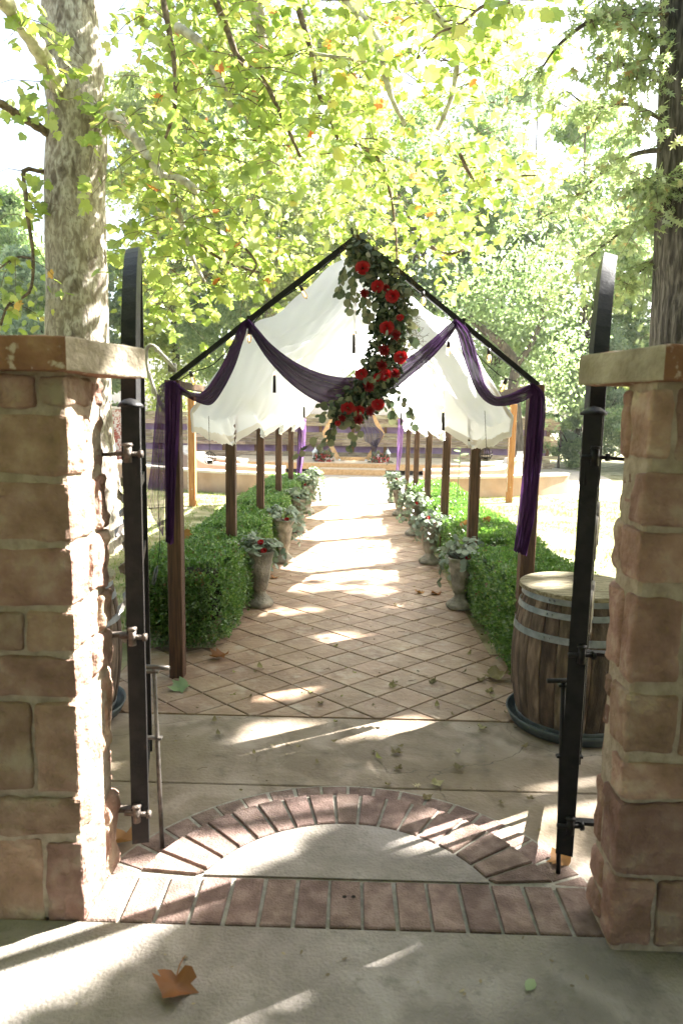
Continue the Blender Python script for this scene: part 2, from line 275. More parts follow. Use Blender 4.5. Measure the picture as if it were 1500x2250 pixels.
m_grass = leafmat('lawn_grass', [(0, (.12, .20, .035)), (.6, (.19, .25, .06)), (1, (.34, .30, .13))], .4, 1.2, .5, .03)
m_brownleaf = leafmat('dry_brown_leaf', [(0, (.16, .062, .018)), (.5, (.25, .105, .03)), (1, (.33, .17, .06))], .25, 1.1, .6, .03, 'object')
m_tanleaf = leafmat('shed_leaf', [(0, (.10, .085, .035)), (.4, (.20, .155, .07)), (.75, (.21, .22, .06)), (1, (.38, .33, .20))], .25, 1.1, .6, .03, 'object')
m_greenleaf = leafmat('green_fallen_leaf', [(0, (.17, .25, .10)), (1, (.25, .33, .16))], .3, 1.1, .5, .05, 'object')
m_flw = leafmat('white_petal', [(0, (.62, .55, .50)), (1, (.78, .74, .70))], .3, 1, .5, .02)
m_flr = leafmat('coral_petal', [(0, (.50, .05, .05)), (1, (.66, .16, .13))], .3, 1, .5, .02)
def glassbulb():
    m, n, N, L = nodes('clear_bulb_glass'); b = N('ShaderNodeBsdfPrincipled'); b.inputs['Base Color'].default_value = (1, .86, .66, 1); b.inputs['Roughness'].default_value = .08
    b.inputs['Transmission Weight'].default_value = .9; b.inputs['IOR'].default_value = 1.15; o = N('ShaderNodeOutputMaterial'); L(b.outputs[0], o.inputs[0]); return m
m_bulb = glassbulb()
def filament():
    m, n, N, L = nodes('glowing_filament'); e = N('ShaderNodeEmission'); e.inputs[0].default_value = (1, .52, .18, 1); e.inputs[1].default_value = 2.2; o = N('ShaderNodeOutputMaterial'); L(e.outputs[0], o.inputs[0]); return m
m_fil = filament()

# ---------------------------------------------------------------- leaf templates and clouds
def fan(outline, center, bend=0.):
    V = [(*c, 0) for c in [center]] + [(x, y, 0) for x, y in outline]; V = [(x, y, -bend * (x * x + .5 * y * y)) for x, y, _ in V]; k = len(outline)
    return np.array(V, float), [(0, i + 1, (i + 1) % k + 1) for i in range(k)]
def mirror(h): return h + [(-x, y) for x, y in reversed(h) if x > 1e-6]
T_syc = fan(mirror([(0, 0), (.17, -.10), (.36, -.02), (.54, .16), (.40, .26), (.66, .50), (.44, .52), (.30, .62), (.26, .74), (0, 1.0)]), (0, .32), .22)
T_oak = fan(mirror([(0, 0), (.05, .12), (.26, .14), (.10, .24), (.07, .32), (.40, .46), (.13, .48), (.09, .56), (.34, .76), (.10, .72), (0, 1.0)]), (0, .42), .15)
T_euc = fan(mirror([(0, 0), (.16, .18), (.26, .45), (.22, .75), (0, 1.0)]), (0, .5), .25)
T_dol = fan(mirror([(0, 0), (.30, .10), (.50, .40), (.42, .78), (.18, .98), (0, 1.0)]), (0, .5), .2)
T_qd = (np.array([(0, 0, 0), (.32, .5, .06), (0, 1, -.08), (-.32, .5, .06)], float), [(0, 1, 2, 3)])
T_q2 = (np.array([(0, 0, 0), (.42, .45, .1), (0, 1, -.1), (-.42, .55, .05)], float), [(0, 1, 2), (0, 2, 3)])
T_bl = (np.array([(-.08, 0, 0), (.08, 0, 0), (.02, 1, .25)], float), [(0, 1, 2)])
def frames(tip, nrm):
    tip = tip / (np.linalg.norm(tip, axis=1, keepdims=True) + 1e-9); nrm = nrm - tip * np.sum(nrm * tip, 1, keepdims=True)
    nrm = nrm / (np.linalg.norm(nrm, axis=1, keepdims=True) + 1e-9); side = np.cross(tip, nrm); return np.stack([side, tip, nrm], 2)
def cloud(name, T, pos, tip, nrm, sc, m, parent=None, kind=None, smooth=False):
    tv, tf = T; N = len(pos); Rm = frames(np.asarray(tip, float), np.asarray(nrm, float)); sc = np.broadcast_to(np.asarray(sc, float), (N,))
    off = np.array(wl(parent)) if parent is not None else np.zeros(3)
    V = np.einsum('nij,kj->nki', Rm, tv) * sc[:, None, None] + (np.asarray(pos) - off)[:, None, :]
    fl = np.array([i for f in tf for i in f]); L = (fl[None, :] + (np.arange(N) * len(tv))[:, None]).ravel(); sz = np.tile([len(f) for f in tf], N)
    me = mesh_np(name, V.reshape(-1, 3), L, sz, m, smooth); return link(name, me, parent, kind)
def tmesh(name, T, m, smooth=False):
    return mesh_np(name, T[0], [i for f in T[1] for i in f], [len(f) for f in T[1]], m, smooth)
def place(name, me, pos, tip, nrm, sc, parent=None):
    o = link(name, me, parent); Rm = frames(np.array([tip], float), np.array([nrm], float))[0]
    M = Matrix([[Rm[i][j] * sc for j in range(3)] + [0] for i in range(3)] + [[0, 0, 0, 1]]); off = wl(parent) if parent is not None else Vector((0, 0, 0))
    o.matrix_local = Matrix.Translation(Vector(pos) - off) @ M; return o
def rdir(n, zb=0.): v = rng.normal(size=(n, 3)); v[:, 2] += zb; return v / np.linalg.norm(v, axis=1, keepdims=True)
def copy_tree(o, parent=None):
    c = o.copy(); COL.objects.link(c)
    if parent is not None: c.parent = parent
    for ch in list(o.children): copy_tree(ch, c)
    return c
ORD = ['first', 'second', 'third', 'fourth', 'fifth', 'sixth', 'seventh', 'eighth', 'ninth', 'tenth', 'eleventh', 'twelfth']
# ================================================================ ground, slabs, path
mb = MB(); n = 24
xs = np.linspace(-90, 90, n); ys = np.linspace(-40, 110, n)
mb.add([(x, y, -.03) for x in xs for y in ys], [(i*n+j, (i+1)*n+j, (i+1)*n+j+1, i*n+j+1) for i in range(n-1) for j in range(n-1)])
mb.build('ground', m_ground, kind='structure')
mb = MB(); mb.box((-5, -6, -.2), (5, 1.952, .07), bev=.004); mb.build('front_slab', m_conc2, kind='structure')
mb = MB(); mb.box((-2.3, 1.956, -.2), (2.7, 2.905, 0), bev=.004); mb.box((-2.3, 2.913, -.2), (2.7, 3.626, 0), bev=.004); mb.build('entry_slab', m_conc, kind='structure')
# threshold: raised half round of bricks with a soldier row in front
YC, RI, RO = 1.968, .547, .767
thr = MB(); ang = [math.radians(a) for a in np.linspace(-75, 75, 60)]
out = [(-.86, 1.955), (.86, 1.955), (.86, 2.19)] + [(RO * math.sin(a) * 1.0, YC + RO * math.cos(a)) for a in reversed(ang) if YC + RO * math.cos(a) > 2.19] + [(-.86, 2.19)]
k = len(out)
thr.add([(x, y, -.05) for x, y in out] + [(x, y, .0605) for x, y in out], [tuple(range(k, 2*k))] + [(i, (i+1) % k, k + (i+1) % k, k + i) for i in range(k)])
thr = thr.build('brick_threshold', m_mort, kind='structure')
disc = [(RI * math.sin(a), YC + RI * math.cos(a)) for a in reversed(ang) if YC + RI * math.cos(a) > 2.193]; disc = [(.499, 2.192)] + disc + [(-.499, 2.192)]; k = len(disc)
mb = MB(); mb.add([(x, y, .05) for x, y in disc] + [(x, y, .0685) for x, y in disc], [tuple(range(k, 2*k))] + [(i, (i+1) % k, k + (i+1) % k, k + i) for i in range(k)]); mb.build('concrete_infill', m_conc2, thr)
def brick(quad, z0, z1, parent):      # bevelled brick from its four plan corners
    c = Vector((sum(q[0] for q in quad) / 4, sum(q[1] for q in quad) / 4)); V = []
    j = [random.uniform(-.002, .002) for _ in range(8)]
    for z, f in ((z0, 1), (z1 - .004, 1), (z1, .955)):
        for i, q in enumerate(quad): V.append((c.x + (q[0] - c.x) * f + j[i], c.y + (q[1] - c.y) * f + j[i+4], z))
    mb = MB(); mb.add(V, [(8, 9, 10, 11)] + [(r*4+i, r*4+(i+1) % 4, (r+1)*4+(i+1) % 4, (r+1)*4+i) for r in range(2) for i in range(4)])
    return mb.build('brick', m_brick, parent, loc=(c.x, c.y, 0))
nb = 15; w = 1.66 / nb
for i in range(nb):
    x = -.83 + i * w; j = random.uniform(-.0015, .0015)
    brick([(x + .0065, 1.958), (x + w - .0065, 1.958), (x + w - .0065 + j, 2.178), (x + .0065 + j, 2.178)], .04, .0705 + random.uniform(0, .002), thr)
def arcbricks(r0, r1, a0, a1, nn, z0, z1, gap, parent, ymin=None):
    for i in range(nn):
        A = a0 + (a1 - a0) * i / nn; B = a0 + (a1 - a0) * (i + 1) / nn; g0 = gap / r0 / 2; g1 = gap / r1 / 2
        q = [(r0 * math.sin(A + g0), YC + r0 * math.cos(A + g0)), (r1 * math.sin(A + g1), YC + r1 * math.cos(A + g1)), (r1 * math.sin(B - g1), YC + r1 * math.cos(B - g1)), (r0 * math.sin(B - g0), YC + r0 * math.cos(B - g0))]
        if ymin: q = [(x, max(y, ymin)) for x, y in q]
        brick(q[::-1], z0, z1 + random.uniform(0, .002), parent)
A0 = math.acos(.222 / .71)
arcbricks(RI + .007, RO - .004, -A0, A0, 17, .04, .0705, .014, thr, 2.194)
mb = MB(); a = [math.radians(t) for t in np.linspace(-84, 84, 50)]
V = [(r * math.sin(t), YC + r * math.cos(t), z) for t in a for r, z in ((RO, .003), (.945, .003), (.945, -.05))]
mb.add(V, [(i*3, i*3+1, i*3+4, i*3+3) for i in range(49)] + [(i*3+1, i*3+2, i*3+5, i*3+4) for i in range(49)]); rb = mb.build('brick_border', m_mort, kind='structure')
arcbricks(RO + .008, .935, -math.radians(82), math.radians(82), 22, -.04, .0065, .013, rb)
mb = MB()
for x in (-.012, .020):
    q = G(764 + x * 620, 1971, .072); mb.lathe([(.006, 0), (.0075, .0012), (.0045, .0014), (.004, -.004)], (q.x, q.y, .0722), 10)
mb.build('bolt_hole', m_dark, thr)
# stamped path
mb = MB(); mb.box((-1.5, 3.632, -.15), (1.9, 4.76, -.006)); mb.box((-1.0, 4.763, -.15), (1.0, 13.2, -.006)); path = mb.build('path', m_joint, kind='structure')
DX, DY, X0, Y0, g = .352 / 2, .318 / 2, .165, 3.93, .0046
def clip(poly, ax, lim, sgn):
    o = []
    for i in range(len(poly)):
        a, b = poly[i], poly[(i+1) % len(poly)]; da, db = sgn * (lim - a[ax]), sgn * (lim - b[ax])
        if da >= 0: o.append(a)
        if da * db < 0: t = da / (da - db); o.append(tuple(a[q] + (b[q] - a[q]) * t for q in (0, 1)))
    return o
def tile_geo(mb, poly, cx, cy, dz):
    k = len(poly); mx, my = sum(p[0] for p in poly) / k, sum(p[1] for p in poly) / k; V = []
    for z, f in ((-.02, 1), (.0 + dz, 1), (.004 + dz, .965)): V += [(mx + (p[0] - mx) * f - cx, my + (p[1] - my) * f - cy, z) for p in poly]
    mb.add(V, [tuple(range(2*k, 3*k))] + [(r*k+i, r*k+(i+1) % k, (r+1)*k+(i+1) % k, (r+1)*k+i) for r in range(2) for i in range(k)])
gx, gy = DX - g * 1.2, DY - g * 1.1
full = MB(); tile_geo(full, [(0, -gy), (gx, 0), (0, gy), (-gx, 0)], 0, 0, 0)
tme = mesh_np('tile', full.V, [i for f in full.F for i in f], [len(f) for f in full.F], m_tile)
far = MB(); ntile = 0
for j in range(-4, 62):
    for i in range(-12, 13):
        if (i + j) % 2 == 0: continue
        cx, cy = X0 + i * DX, Y0 + j * DY
        lo, hi = ((-1.49, 1.89) if cy < 4.70 else (-.995, .995))
        poly = [(cx, cy - gy), (cx + gx, cy), (cx, cy + gy), (cx - gx, cy)]; p2 = clip(clip(clip(clip(poly, 0, hi, 1), 0, lo, -1), 1, 3.634, -1), 1, 13.2, 1)
        if len(p2) < 3: continue
        area = abs(sum(p2[a][0]*p2[(a+1) % len(p2)][1] - p2[(a+1) % len(p2)][0]*p2[a][1] for a in range(len(p2)))) / 2
        if area < .0012: continue
        dz = random.uniform(-.0015, .0015)
        if cy > 9.9 or ntile >= 298: tile_geo(far, p2, 0, 0, dz); continue
        ntile += 1
        if abs(area - 2 * gx * gy) < 1e-5: o = link('tile', tme, path); o.location = (cx, cy, dz)
        else:
            mb = MB(); tile_geo(mb, p2, cx, cy, dz); o = link('tile', mesh_np('tile_cut', mb.V, [q for f in mb.F for q in f], [len(f) for f in mb.F], m_tile), path); o.location = (cx, cy, 0)
far.build('far_tiles', m_tile, path, kind='stuff')
mb = MB(); k = 64
mb.add([(7.95 * math.cos(2*math.pi*i/k), 22.6 + 7.95 * math.sin(2*math.pi*i/k), -.012) for i in range(k)] + [(7.95 * math.cos(2*math.pi*i/k), 22.6 + 7.95 * math.sin(2*math.pi*i/k), -.2) for i in range(k)], [tuple(range(k))] + [(i, k+i, k+(i+1) % k, (i+1) % k) for i in range(k)])
mb.box((-1.5, 13.203, -.2), (1.5, 14.9, -.016)); mb.build('court_paving', m_sand, kind='structure')

# ================================================================ stone pillars
bm = bmesh.new(); bmesh.ops.create_cube(bm, size=2); bmesh.ops.subdivide_edges(bm, edges=bm.edges[:], cuts=9, use_grid_fill=True)
bm.verts.ensure_lookup_table(); RV = np.array([v.co[:] for v in bm.verts]); RF = [[v.index for v in f.verts] for f in bm.faces]; bm.free()
RV = np.sign(RV) * np.abs(RV) ** .62
def rock(lo, hi, parent, r=.022, amp=.011, m=None):
    lo, hi = np.array(lo), np.array(hi); c, h = (lo + hi) / 2, (hi - lo) / 2; r = min(r, h.min() * .8)
    p = RV * h; q = np.clip(p, -(h - r), h - r); d = p - q; L = np.linalg.norm(d, axis=1, keepdims=True) + 1e-9; nn = d / L; p = q + nn * r
    sd = Vector(rng.uniform(-50, 50, 3)); out = []
    for v, e in zip(p, nn):
        w = Vector(v + c); f = noise.noise(w * 7 + sd) * .9 + noise.noise(w * 17 + sd) * .7 + noise.noise(w * 41 + sd) * .55
        ridge = abs(noise.noise(w * 10 + sd * 2)); out.append(v + e * (amp * (f + .7 * ridge - .25)))
    me = mesh_np('stone', np.array(out), [i for f in RF for i in f], [4] * len(RF), m or m_stone, False); o = link('stone', me, parent); o.location = Vector(c) - wl(parent); return o
def pillar(sx, xin, y0, y1, rows, splits, label, capx, capy0, capy1):
    t = thing('stone_pillar', label, 'stone pillar', (xin + sx * .3, (y0 + y1) / 2, .07))
    zt = rows[0][1]
    b = MB(); xa, xb = sorted((xin + sx * .013, xin + sx * .58)); b.box((xa, y0 + .013, .06), (xb, y1 - .02, zt + .03), bev=.01); b.build('mortar_core', m_pmort, t)
    for ri, ((z0, z1), sp) in enumerate(zip(rows, splits)):
        jit = lambda: random.uniform(-.006, .006)
        fr = .42 if ri % 2 else .62                       # where the corner stone ends along the inner side
        ym = y0 + (y1 - y0) * fr
        edges = [0] + list(sp) + [.60]                    # distances from the inner corner along the front
        for a in range(len(edges) - 1):
            u0, u1 = edges[a], edges[a+1]; gp = .005
            xa, xb = sorted((xin + sx * (u0 + (gp if a else 0)), xin + sx * (u1 - gp)))
            rock((xa, y0 + jit(), z0 + jit()), (xb, ym if a == 0 else y0 + .13, z1 + jit()), t, .013, .007 if a else .009)
        # second stone on the inner side, its courses do not line up with the first
        dz = random.uniform(-.02, .02); xa, xb = sorted((xin + sx * random.uniform(-.004, .014), xin + sx * .16))
        if z1 - z0 > .14 and ri % 3 == 1:
            zm = (z0 + z1) / 2 + dz; rock((xa, ym + .012, z0), (xb, y1, zm - .006), t, .022, .016 if sx < 0 else .009); rock((xa, ym + .012, zm + .006), (xb, y1 - .01, z1), t, .022, .016 if sx < 0 else .009)
        else: rock((xa, ym + .012, z0 + dz * .3), (xb, y1, z1 + dz * .3), t, .022, .016 if sx < 0 else .009)
        rock((xin + sx * .33 - .23, y1 - .10, z0), (xin + sx * .33 + .23, y1 + .01, z1), t, .024, .012)
    zc0, zc1 = zt + .012, zt + .012 + .098
    for (ua, ub) in ((capx, capx + sx * .335), (capx + sx * .342, capx + sx * .70)):
        xa, xb = sorted((ua, ub)); o = rock((xa, capy0, zc0), (xb, capy1, zc1), t, .008, .004, m_capr); o.name = 'capstone'; me = o.data
        if ua == capx:
            for v in me.vertices:
                if (v.co.x + o.location.x + wl(t).x - (xa + xb) / 2) * sx < 0: v.co.x -= sx * .36 * (v.co.y + (capy1 - capy0) / 2)
        me.materials.append(m_capg); me.update()
        for f in me.polygons: f.material_index = 1 if abs(f.normal.x) > .75 else 0
    return t
zl = lambda py, Y, x=60: P(x, py, Y).z
rl = [(zl(b, 1.95), zl(a, 1.95)) for a, b in ((826, 893), (912, 1044), (1058, 1187), (1199, 1337), (1347, 1433), (1442, 1534), (1546, 1738), (1755, 1834), (1850, 2040))]
pillar(-1, -.822, 1.95, 2.275, rl, [(.085, .20), (.33,), (.24,), (.36,), (.15, .36), (.30,), (.14, .33), (.27,), (.125, .34)],
       'left tan sandstone gate pillar with sunlit inner side and red capstone', -.795, 1.90, 2.235)
rr = [(zl(b, 1.88, 1450), zl(a, 1.88, 1450)) for a, b in ((848, 1012), (1036, 1152), (1166, 1287), (1312, 1508), (1530, 1662), (1678, 1758), (1772, 1927), (1942, 2085))]
pillar(1, .797, 1.885, 2.10, rr, [(.07, .27), (.20,), (.29,), (.15, .34), (.155, .36), (.30,), (.24,), (.13, .33)],
       'right tan sandstone gate pillar standing fully in shade', .815, 1.86, 2.20)

# ================================================================ iron gates
def gate(hx, hy, ex, ey, hs, label, mir):
    t = thing('gate_leaf', label, 'iron gate', (hx, hy, .12)); d = Vector((ex - hx, ey - hy, 0)); L = d.length; d.normalize(); nrm = Vector((-d.y, d.x, 0))
    pt = lambda u, w, z: Vector((hx, hy, 0)) + d * u + nrm * w + Vector((0, 0, z))
    zb, zs = .165, 1.685
    def stile(u, z0, z1, w):
        m = MB(); m.beam(pt(u, 0, z0), pt(u, 0, z1), w, w, nrm); return m
    s = stile(0, zb - .02, zs, .058); s.build('stile', m_iron, t)
    m = MB(); m.lathe([(.043, 0), (.043, .008), (.034, .016), (.02, .026), (.002, .030)], pt(0, 0, zs), 12); m.build('stile_cap', m_iron, t, True)
    stile(L, zb - .03, 2.29, .045).build('stile', m_iron, t)
    m = MB(); m.tube([pt(L * (1 - math.cos(a)), .0, 1.44 + .87 * math.sin(a)) for a in np.linspace(0.02, math.pi / 2, 18)], .036, 4); m.build('arch_bar', m_iron, t)
    m = MB(); m.tube([pt(L * (1 - .86 * math.cos(a)) , .0, 1.44 + .80 * math.sin(a)) for a in np.linspace(0.02, math.pi / 2, 14)], .014, 4); m.build('inner_arch_bar', m_iron, t)
    for z in (zb + .02, 1.10, 1.40):
        m = MB(); m.beam(pt(.02, 0, z), pt(L - .02, 0, z), .030, .040); m.build('rail', m_iron, t)
    for i in range(1, 6):
        u = L * i / 6; top = 1.40
        m = MB(); m.beam(pt(u, 0, zb), pt(u, 0, top), .016, .016, nrm); m.build('bar', m_iron, t)
    # ironwork scrolls and leaves on the face between the rails
    for (u0, z0, r0, sg) in ((.16, 1.24, .10, 1), (.36, 1.28, .09, -1), (.54, 1.22, .085, 1), (.20, .96, .10, -1), (.46, .94, .10, 1)):
        pts = [pt(u0 + r0 * (1 - a / 11) * math.cos(a * sg), mir * .028, z0 + r0 * (1 - a / 11) * math.sin(a)) for a in np.linspace(0, 9, 34)]
        m = MB(); m.tube(pts, .0075, 6)
        for a in ((1.0, 2.6, 4.4) if mir > 0 else ()):
            c = pt(u0 + r0 * math.cos(a * sg), mir * .03, z0 + r0 * math.sin(a)); q = pt(u0 + r0 * 1.6 * math.cos((a + .5) * sg), mir * .06, z0 + r0 * 1.6 * math.sin(a + .5)); v = (q - c); k = v.cross(nrm).normalized() * .022
            m.add([c, c + v * .5 + k, q, c + v * .5 - k, c + v * .5 + nrm * mir * .02], [(0, 1, 4), (1, 2, 4), (2, 3, 4), (3, 0, 4)])
        m.build('scroll', m_iron if z0 > 1.5 else m_steel, t)
    for py in hs:                                       # hinge: strap from the pillar, knuckle and bolt
        z = P(280 if mir > 0 else 1280, py, hy).z; m = MB(); sx = -1 if mir > 0 else 1
        m.beam((hx + sx * .20, hy + .0, z - .012), (hx, hy - .002, z), .030, .012, (0, 0, 1)); h = m.build('hinge', m_rust if mir > 0 else m_iron, t)
        m = MB(); m.tube([(hx - .0, hy - .040, z - .028), (hx, hy - .040, z + .026)], .013, 10); m.tube([(hx, hy - .040, z + .027), (hx, hy - .040, z + .036)], [.018, .015], 6); m.tube([(hx - .044, hy - .036, z), (hx + .046, hy - .036, z)], .008, 8); m.tube([(hx + .036, hy - .036, z), (hx + .048, hy - .036, z)], .014, 6); m.build('hinge_knuckle', m_rust if mir > 0 else m_iron, h, True)
    return t, pt
gl, pl = gate(-.742, 2.27, -.925, 2.95, (996, 1392, 1775), 'left black iron gate leaf swung open beside the sunlit pillar', 1)
gr, pr = gate(.778, 2.27, 1.03, 2.94, (1003, 1432, 1803), 'right black iron gate leaf swung open in front of the barrel', -1)
for t, (px0, py0), (px1, py1), Y0_, sg in ((gl, (343, 1452), (357, 1864), 2.50, 1), (gr, (1232, 1895), (1225, 1920), 2.33, -1)):
    a = P(px0, py0, Y0_) if sg > 0 else P(1229, 1500, 2.33); b = G(px1, py1, .004); b = Vector((b.x, b.y, .006)); a = Vector((b.x + (a.x - b.x) * .6, b.y + .004, a.z))
    m = MB(); m.tube([a, a.lerp(b, .5), b], .0085, 8); r = m.build('cane_bolt', m_steel if sg > 0 else m_iron, t, True)
    m = MB(); m.tube([a + Vector((-.03 * sg, 0, .004)), a + Vector((.06 * sg, -.01, .004))], .0085, 8); m.build('handle', m_steel if sg > 0 else m_iron, r, True)
    for f in (.0, .36):
        c = a.lerp(b, f + .02); m = MB(); m.beam(c + Vector((.018 * sg, 0, 0)), c + Vector((-.075 * sg, 0, 0)), .02, .008); m.build('bracket', m_steel if sg > 0 else m_iron, r)
# ================================================================ wedding arbour: posts, rafters, canvas
PX = (-1.105, 1.08); PY = [4.19 + 1.935 * i for i in range(6)]
RZ = P(775, 520, 4.15).z; EZ = P(384, 842, 4.15).z; EZR = P(1165, 852, 4.15).z; XM = -.012
fr = thing('arbour_frame', 'long gabled arbour frame of brown posts and dark rafters over the path', 'arbour', (0, 8.5, 0))
for s in (0, 1):
    for i, y in enumerate(PY):
        e = (EZ, EZR)[s]; m = MB(); m.box((PX[s] - .044, y - .044, -.02), (PX[s] + .044, y + .044, e + .02), bev=.005)
        p = m.build('post', m_post, fr, loc=(PX[s], y, 0))
m = MB(); m.beam((XM, PY[0] - .05, RZ - .02), (XM, PY[-1] + .1, RZ - .02), .05, .06); m.build('ridge_beam', m_post, fr)
for s in (0, 1):
    e = (EZ, EZR)[s]
    for y in PY:
        m = MB(); m.beam((XM, y - .03, RZ), (PX[s] * 1.005, y - .03, e + .015), .026, .030); m.build('rafter', m_iron, fr)
    m = MB(); m.beam((PX[s], PY[0], e), (PX[s], PY[-1], e), .05, .04); m.build('eave_beam', m_post, fr)
    xm, zm = PX[s] * .58, RZ + (e - RZ) * .58; m = MB(); m.tube([(xm, PY[0] - .05, zm + .03), (xm, PY[-1] + .1, zm + .03)], .012, 6); m.build('purlin', m_iron, fr)
can = thing('canvas_canopy', 'ivory canvas canopy sagging between the rafters of the arbour', 'canopy', (0, 8.5, 1.4))
def prof(v, y, s):
    e = (EZ, EZR)[s]; sx = (-1, 1)[s]; w = abs(PX[s]); zm = RZ + (e - RZ) * .58
    f = (y - PY[0]) / 1.935; i = min(int(max(f, 0)), 4); f = min(max(f - i, 0), 1); sc = math.sin(math.pi * f)
    asc = min(f / .13, 1) * (1 - f) ** .85 if i else (1 - f); hz = 1.415 + (.20 if i else .165) * asc
    pts = [(0, RZ - .055), (w * .58, zm - .03), (w * .955, 1.69), (w * .975, hz)]; vs = [0, .46, .82, 1.0]
    for k in range(3):
        if v <= vs[k+1] + 1e-9: break
    t = (v - vs[k]) / (vs[k+1] - vs[k]); x = pts[k][0] + (pts[k+1][0] - pts[k][0]) * t; z = pts[k][1] + (pts[k+1][1] - pts[k][1]) * t
    sag = (math.sin(math.pi * min(v / .46, 1)) * .06 + .03 + (.12 * math.sin(math.pi * min(max((v - .40) / .46, 0), 1)))) * sc * (1 if v > .02 else .3)
    n1 = noise.noise(Vector((y * 1.1 + sx * 9, v * 3, 4))) * .025
    fine = (.004 * math.sin(y * 41 + v * 31 + 5 * noise.noise(Vector((y * .8, v * 4, 1)))) + .003 * math.sin(y * 67 - v * 23)) * min(1, v * 3); rip = fine + .006 * math.sin(y * 11 + v * 9 + 2 * n1 * 40) * min(v * 3, 1) + (.012 + .012 * (v < .5)) * math.sin((f + v * .75) * 21 + i) * math.sin(math.pi * min(v / .9, 1)) + .008 * math.sin((f * 1.0 - v * 1.4) * 31 + 2 * i) * min(1, max(0, (.97 - v) * 6))
    cor = math.atan2(1.02 - v, 1.0 - f + .02); fo = math.exp(-((1 - f) ** 2 + (1 - v) ** 2) * 2.2); inx = (.24 * asc * (1 if i else .35) * max(0, (v - .5) / .5) + .030 * math.sin(cor * 15 + i) * fo * min(1, max(0, v - .35) * 3) + .008 * math.sin(y * 11 + i) * max(0, v - .6)) + (.006 * math.sin(y * 13 + v * 5) * max(0, v - .55))
    return Vector((XM + sx * (x - inx), y, z - sag * .9 + rip + n1 * .5))
YA, YB = PY[0] + .012, PY[-1] + .03
for s in (0, 1): grid('panel', lambda u, v, s=s: prof(v, YA + (YB - YA) * u, s), 200, 44, m_canvas, can)
for s in (0, 1):
    sx = (-1, 1)[s]
    grid('hem', lambda u, v, s=s, sx=sx: prof(.945 + .055 * v, YA + (YB - YA) * u, s) + Vector((-sx * .006, 0, -.004 * v)), 200, 4, m_hem, can)
    grid('front_hem', lambda u, v, s=s, sx=sx: prof(.44 + .56 * u, YA + .004 + .07 * v, s) + Vector((-sx * .006, -.002, -.004)), 30, 4, m_hem, can)
    for y in PY[1:]:
        c = prof(.96, y - .06, s); m = MB(); m.box((c.x - .022, c.y - .012, c.z - .004), (c.x - .008, c.y + .012, c.z + .012)); m.build('clip', m_rope, can)

# ---------------------------------------------------------------- purple tulle
tul = thing('tulle_drape', 'dark purple tulle swagged across the front gable with tails down both corner posts', 'drape', (0, 4.1, 1.2))
def ribbon(name, eA, eB, Y, folds, amp, mat_, n=70, k=34, parent=tul, seed=0, dy=0.0, bunch=.75):
    A = lerp_poly([P(x, y, Y) for x, y in eA], n); B = lerp_poly([P(x, y, Y) for x, y in eB], n)
    def fn(u, v):
        i = u * (n - 1); a = int(min(i, n - 2)); t = i - a; pa = A[a] * (1 - t) + A[a+1] * t; pb = B[a] * (1 - t) + B[a+1] * t
        vv = v + .035 * math.sin(v * folds * 6.283 + 1 + seed) * bunch; p = pa * (1 - vv) + pb * vv
        w = noise.noise(Vector((v * 5 + seed, u * 2.2, seed))) * 1.1 + noise.noise(Vector((v * 13 + seed, u * 5, seed))) * .5
        d = amp * (math.sin(v * folds * 6.283 + seed + w * 4) + .5 * math.sin(v * folds * 13.1 + 2 * seed + u * 2) + w * 1.2)
        return Vector((p[0], p[1] + d + dy, p[2] + .15 * d))
    return grid(name, fn, n, k, mat_, parent)
yd = 4.03
ribbon('swag', [(546, 700), (566, 722), (600, 758), (650, 795), (700, 817), (750, 827), (800, 825), (850, 812), (900, 782), (945, 748), (980, 716), (1000, 700)],
       [(540, 712), (556, 740), (590, 792), (640, 845), (690, 880), (740, 897), (790, 893), (850, 868), (900, 828), (945, 790), (985, 745), (1004, 712)], yd, 4.5, .013, m_tulle, 110, 46, seed=1)
ribbon('side_swag', [(534, 704), (518, 735), (492, 792), (462, 842), (440, 863), (415, 860), (395, 848), (383, 836)], [(546, 708), (536, 745), (518, 800), (490, 856), (464, 889), (432, 884), (402, 870), (382, 862)], yd, 3, .012, m_tulle, 70, 30, seed=2)
ribbon('side_swag', [(1001, 700), (1030, 728), (1046, 775), (1062, 835), (1084, 869), (1110, 870), (1140, 857), (1168, 843)], [(994, 706), (1006, 740), (1022, 800), (1048, 862), (1076, 889), (1108, 893), (1142, 885), (1168, 872)], yd, 3, .012, m_tulle, 70, 30, seed=3)
ribbon('tail', [(378, 836), (366, 842), (364, 870), (364, 980), (364, 1090), (366, 1190)], [(392, 842), (396, 862), (392, 960), (388, 1060), (384, 1120), (381, 1196)], yd, 3.5, .015, m_tulle, 60, 30, seed=4)
ribbon('sheer_tail', [(376, 838), (352, 848), (344, 900), (336, 990), (328, 1060), (322, 1105)], [(384, 840), (372, 862), (366, 950), (362, 1060), (360, 1130), (358, 1180)], yd + .05, 2.5, .010, m_sheer, 60, 26, seed=5)
ribbon('tail', [(1160, 842), (1166, 850), (1160, 920), (1150, 1030), (1140, 1130), (1127, 1210)], [(1172, 842), (1198, 872), (1196, 960), (1184, 1060), (1172, 1150), (1156, 1222)], yd, 4.5, .018, m_tulle, 60, 38, seed=6)
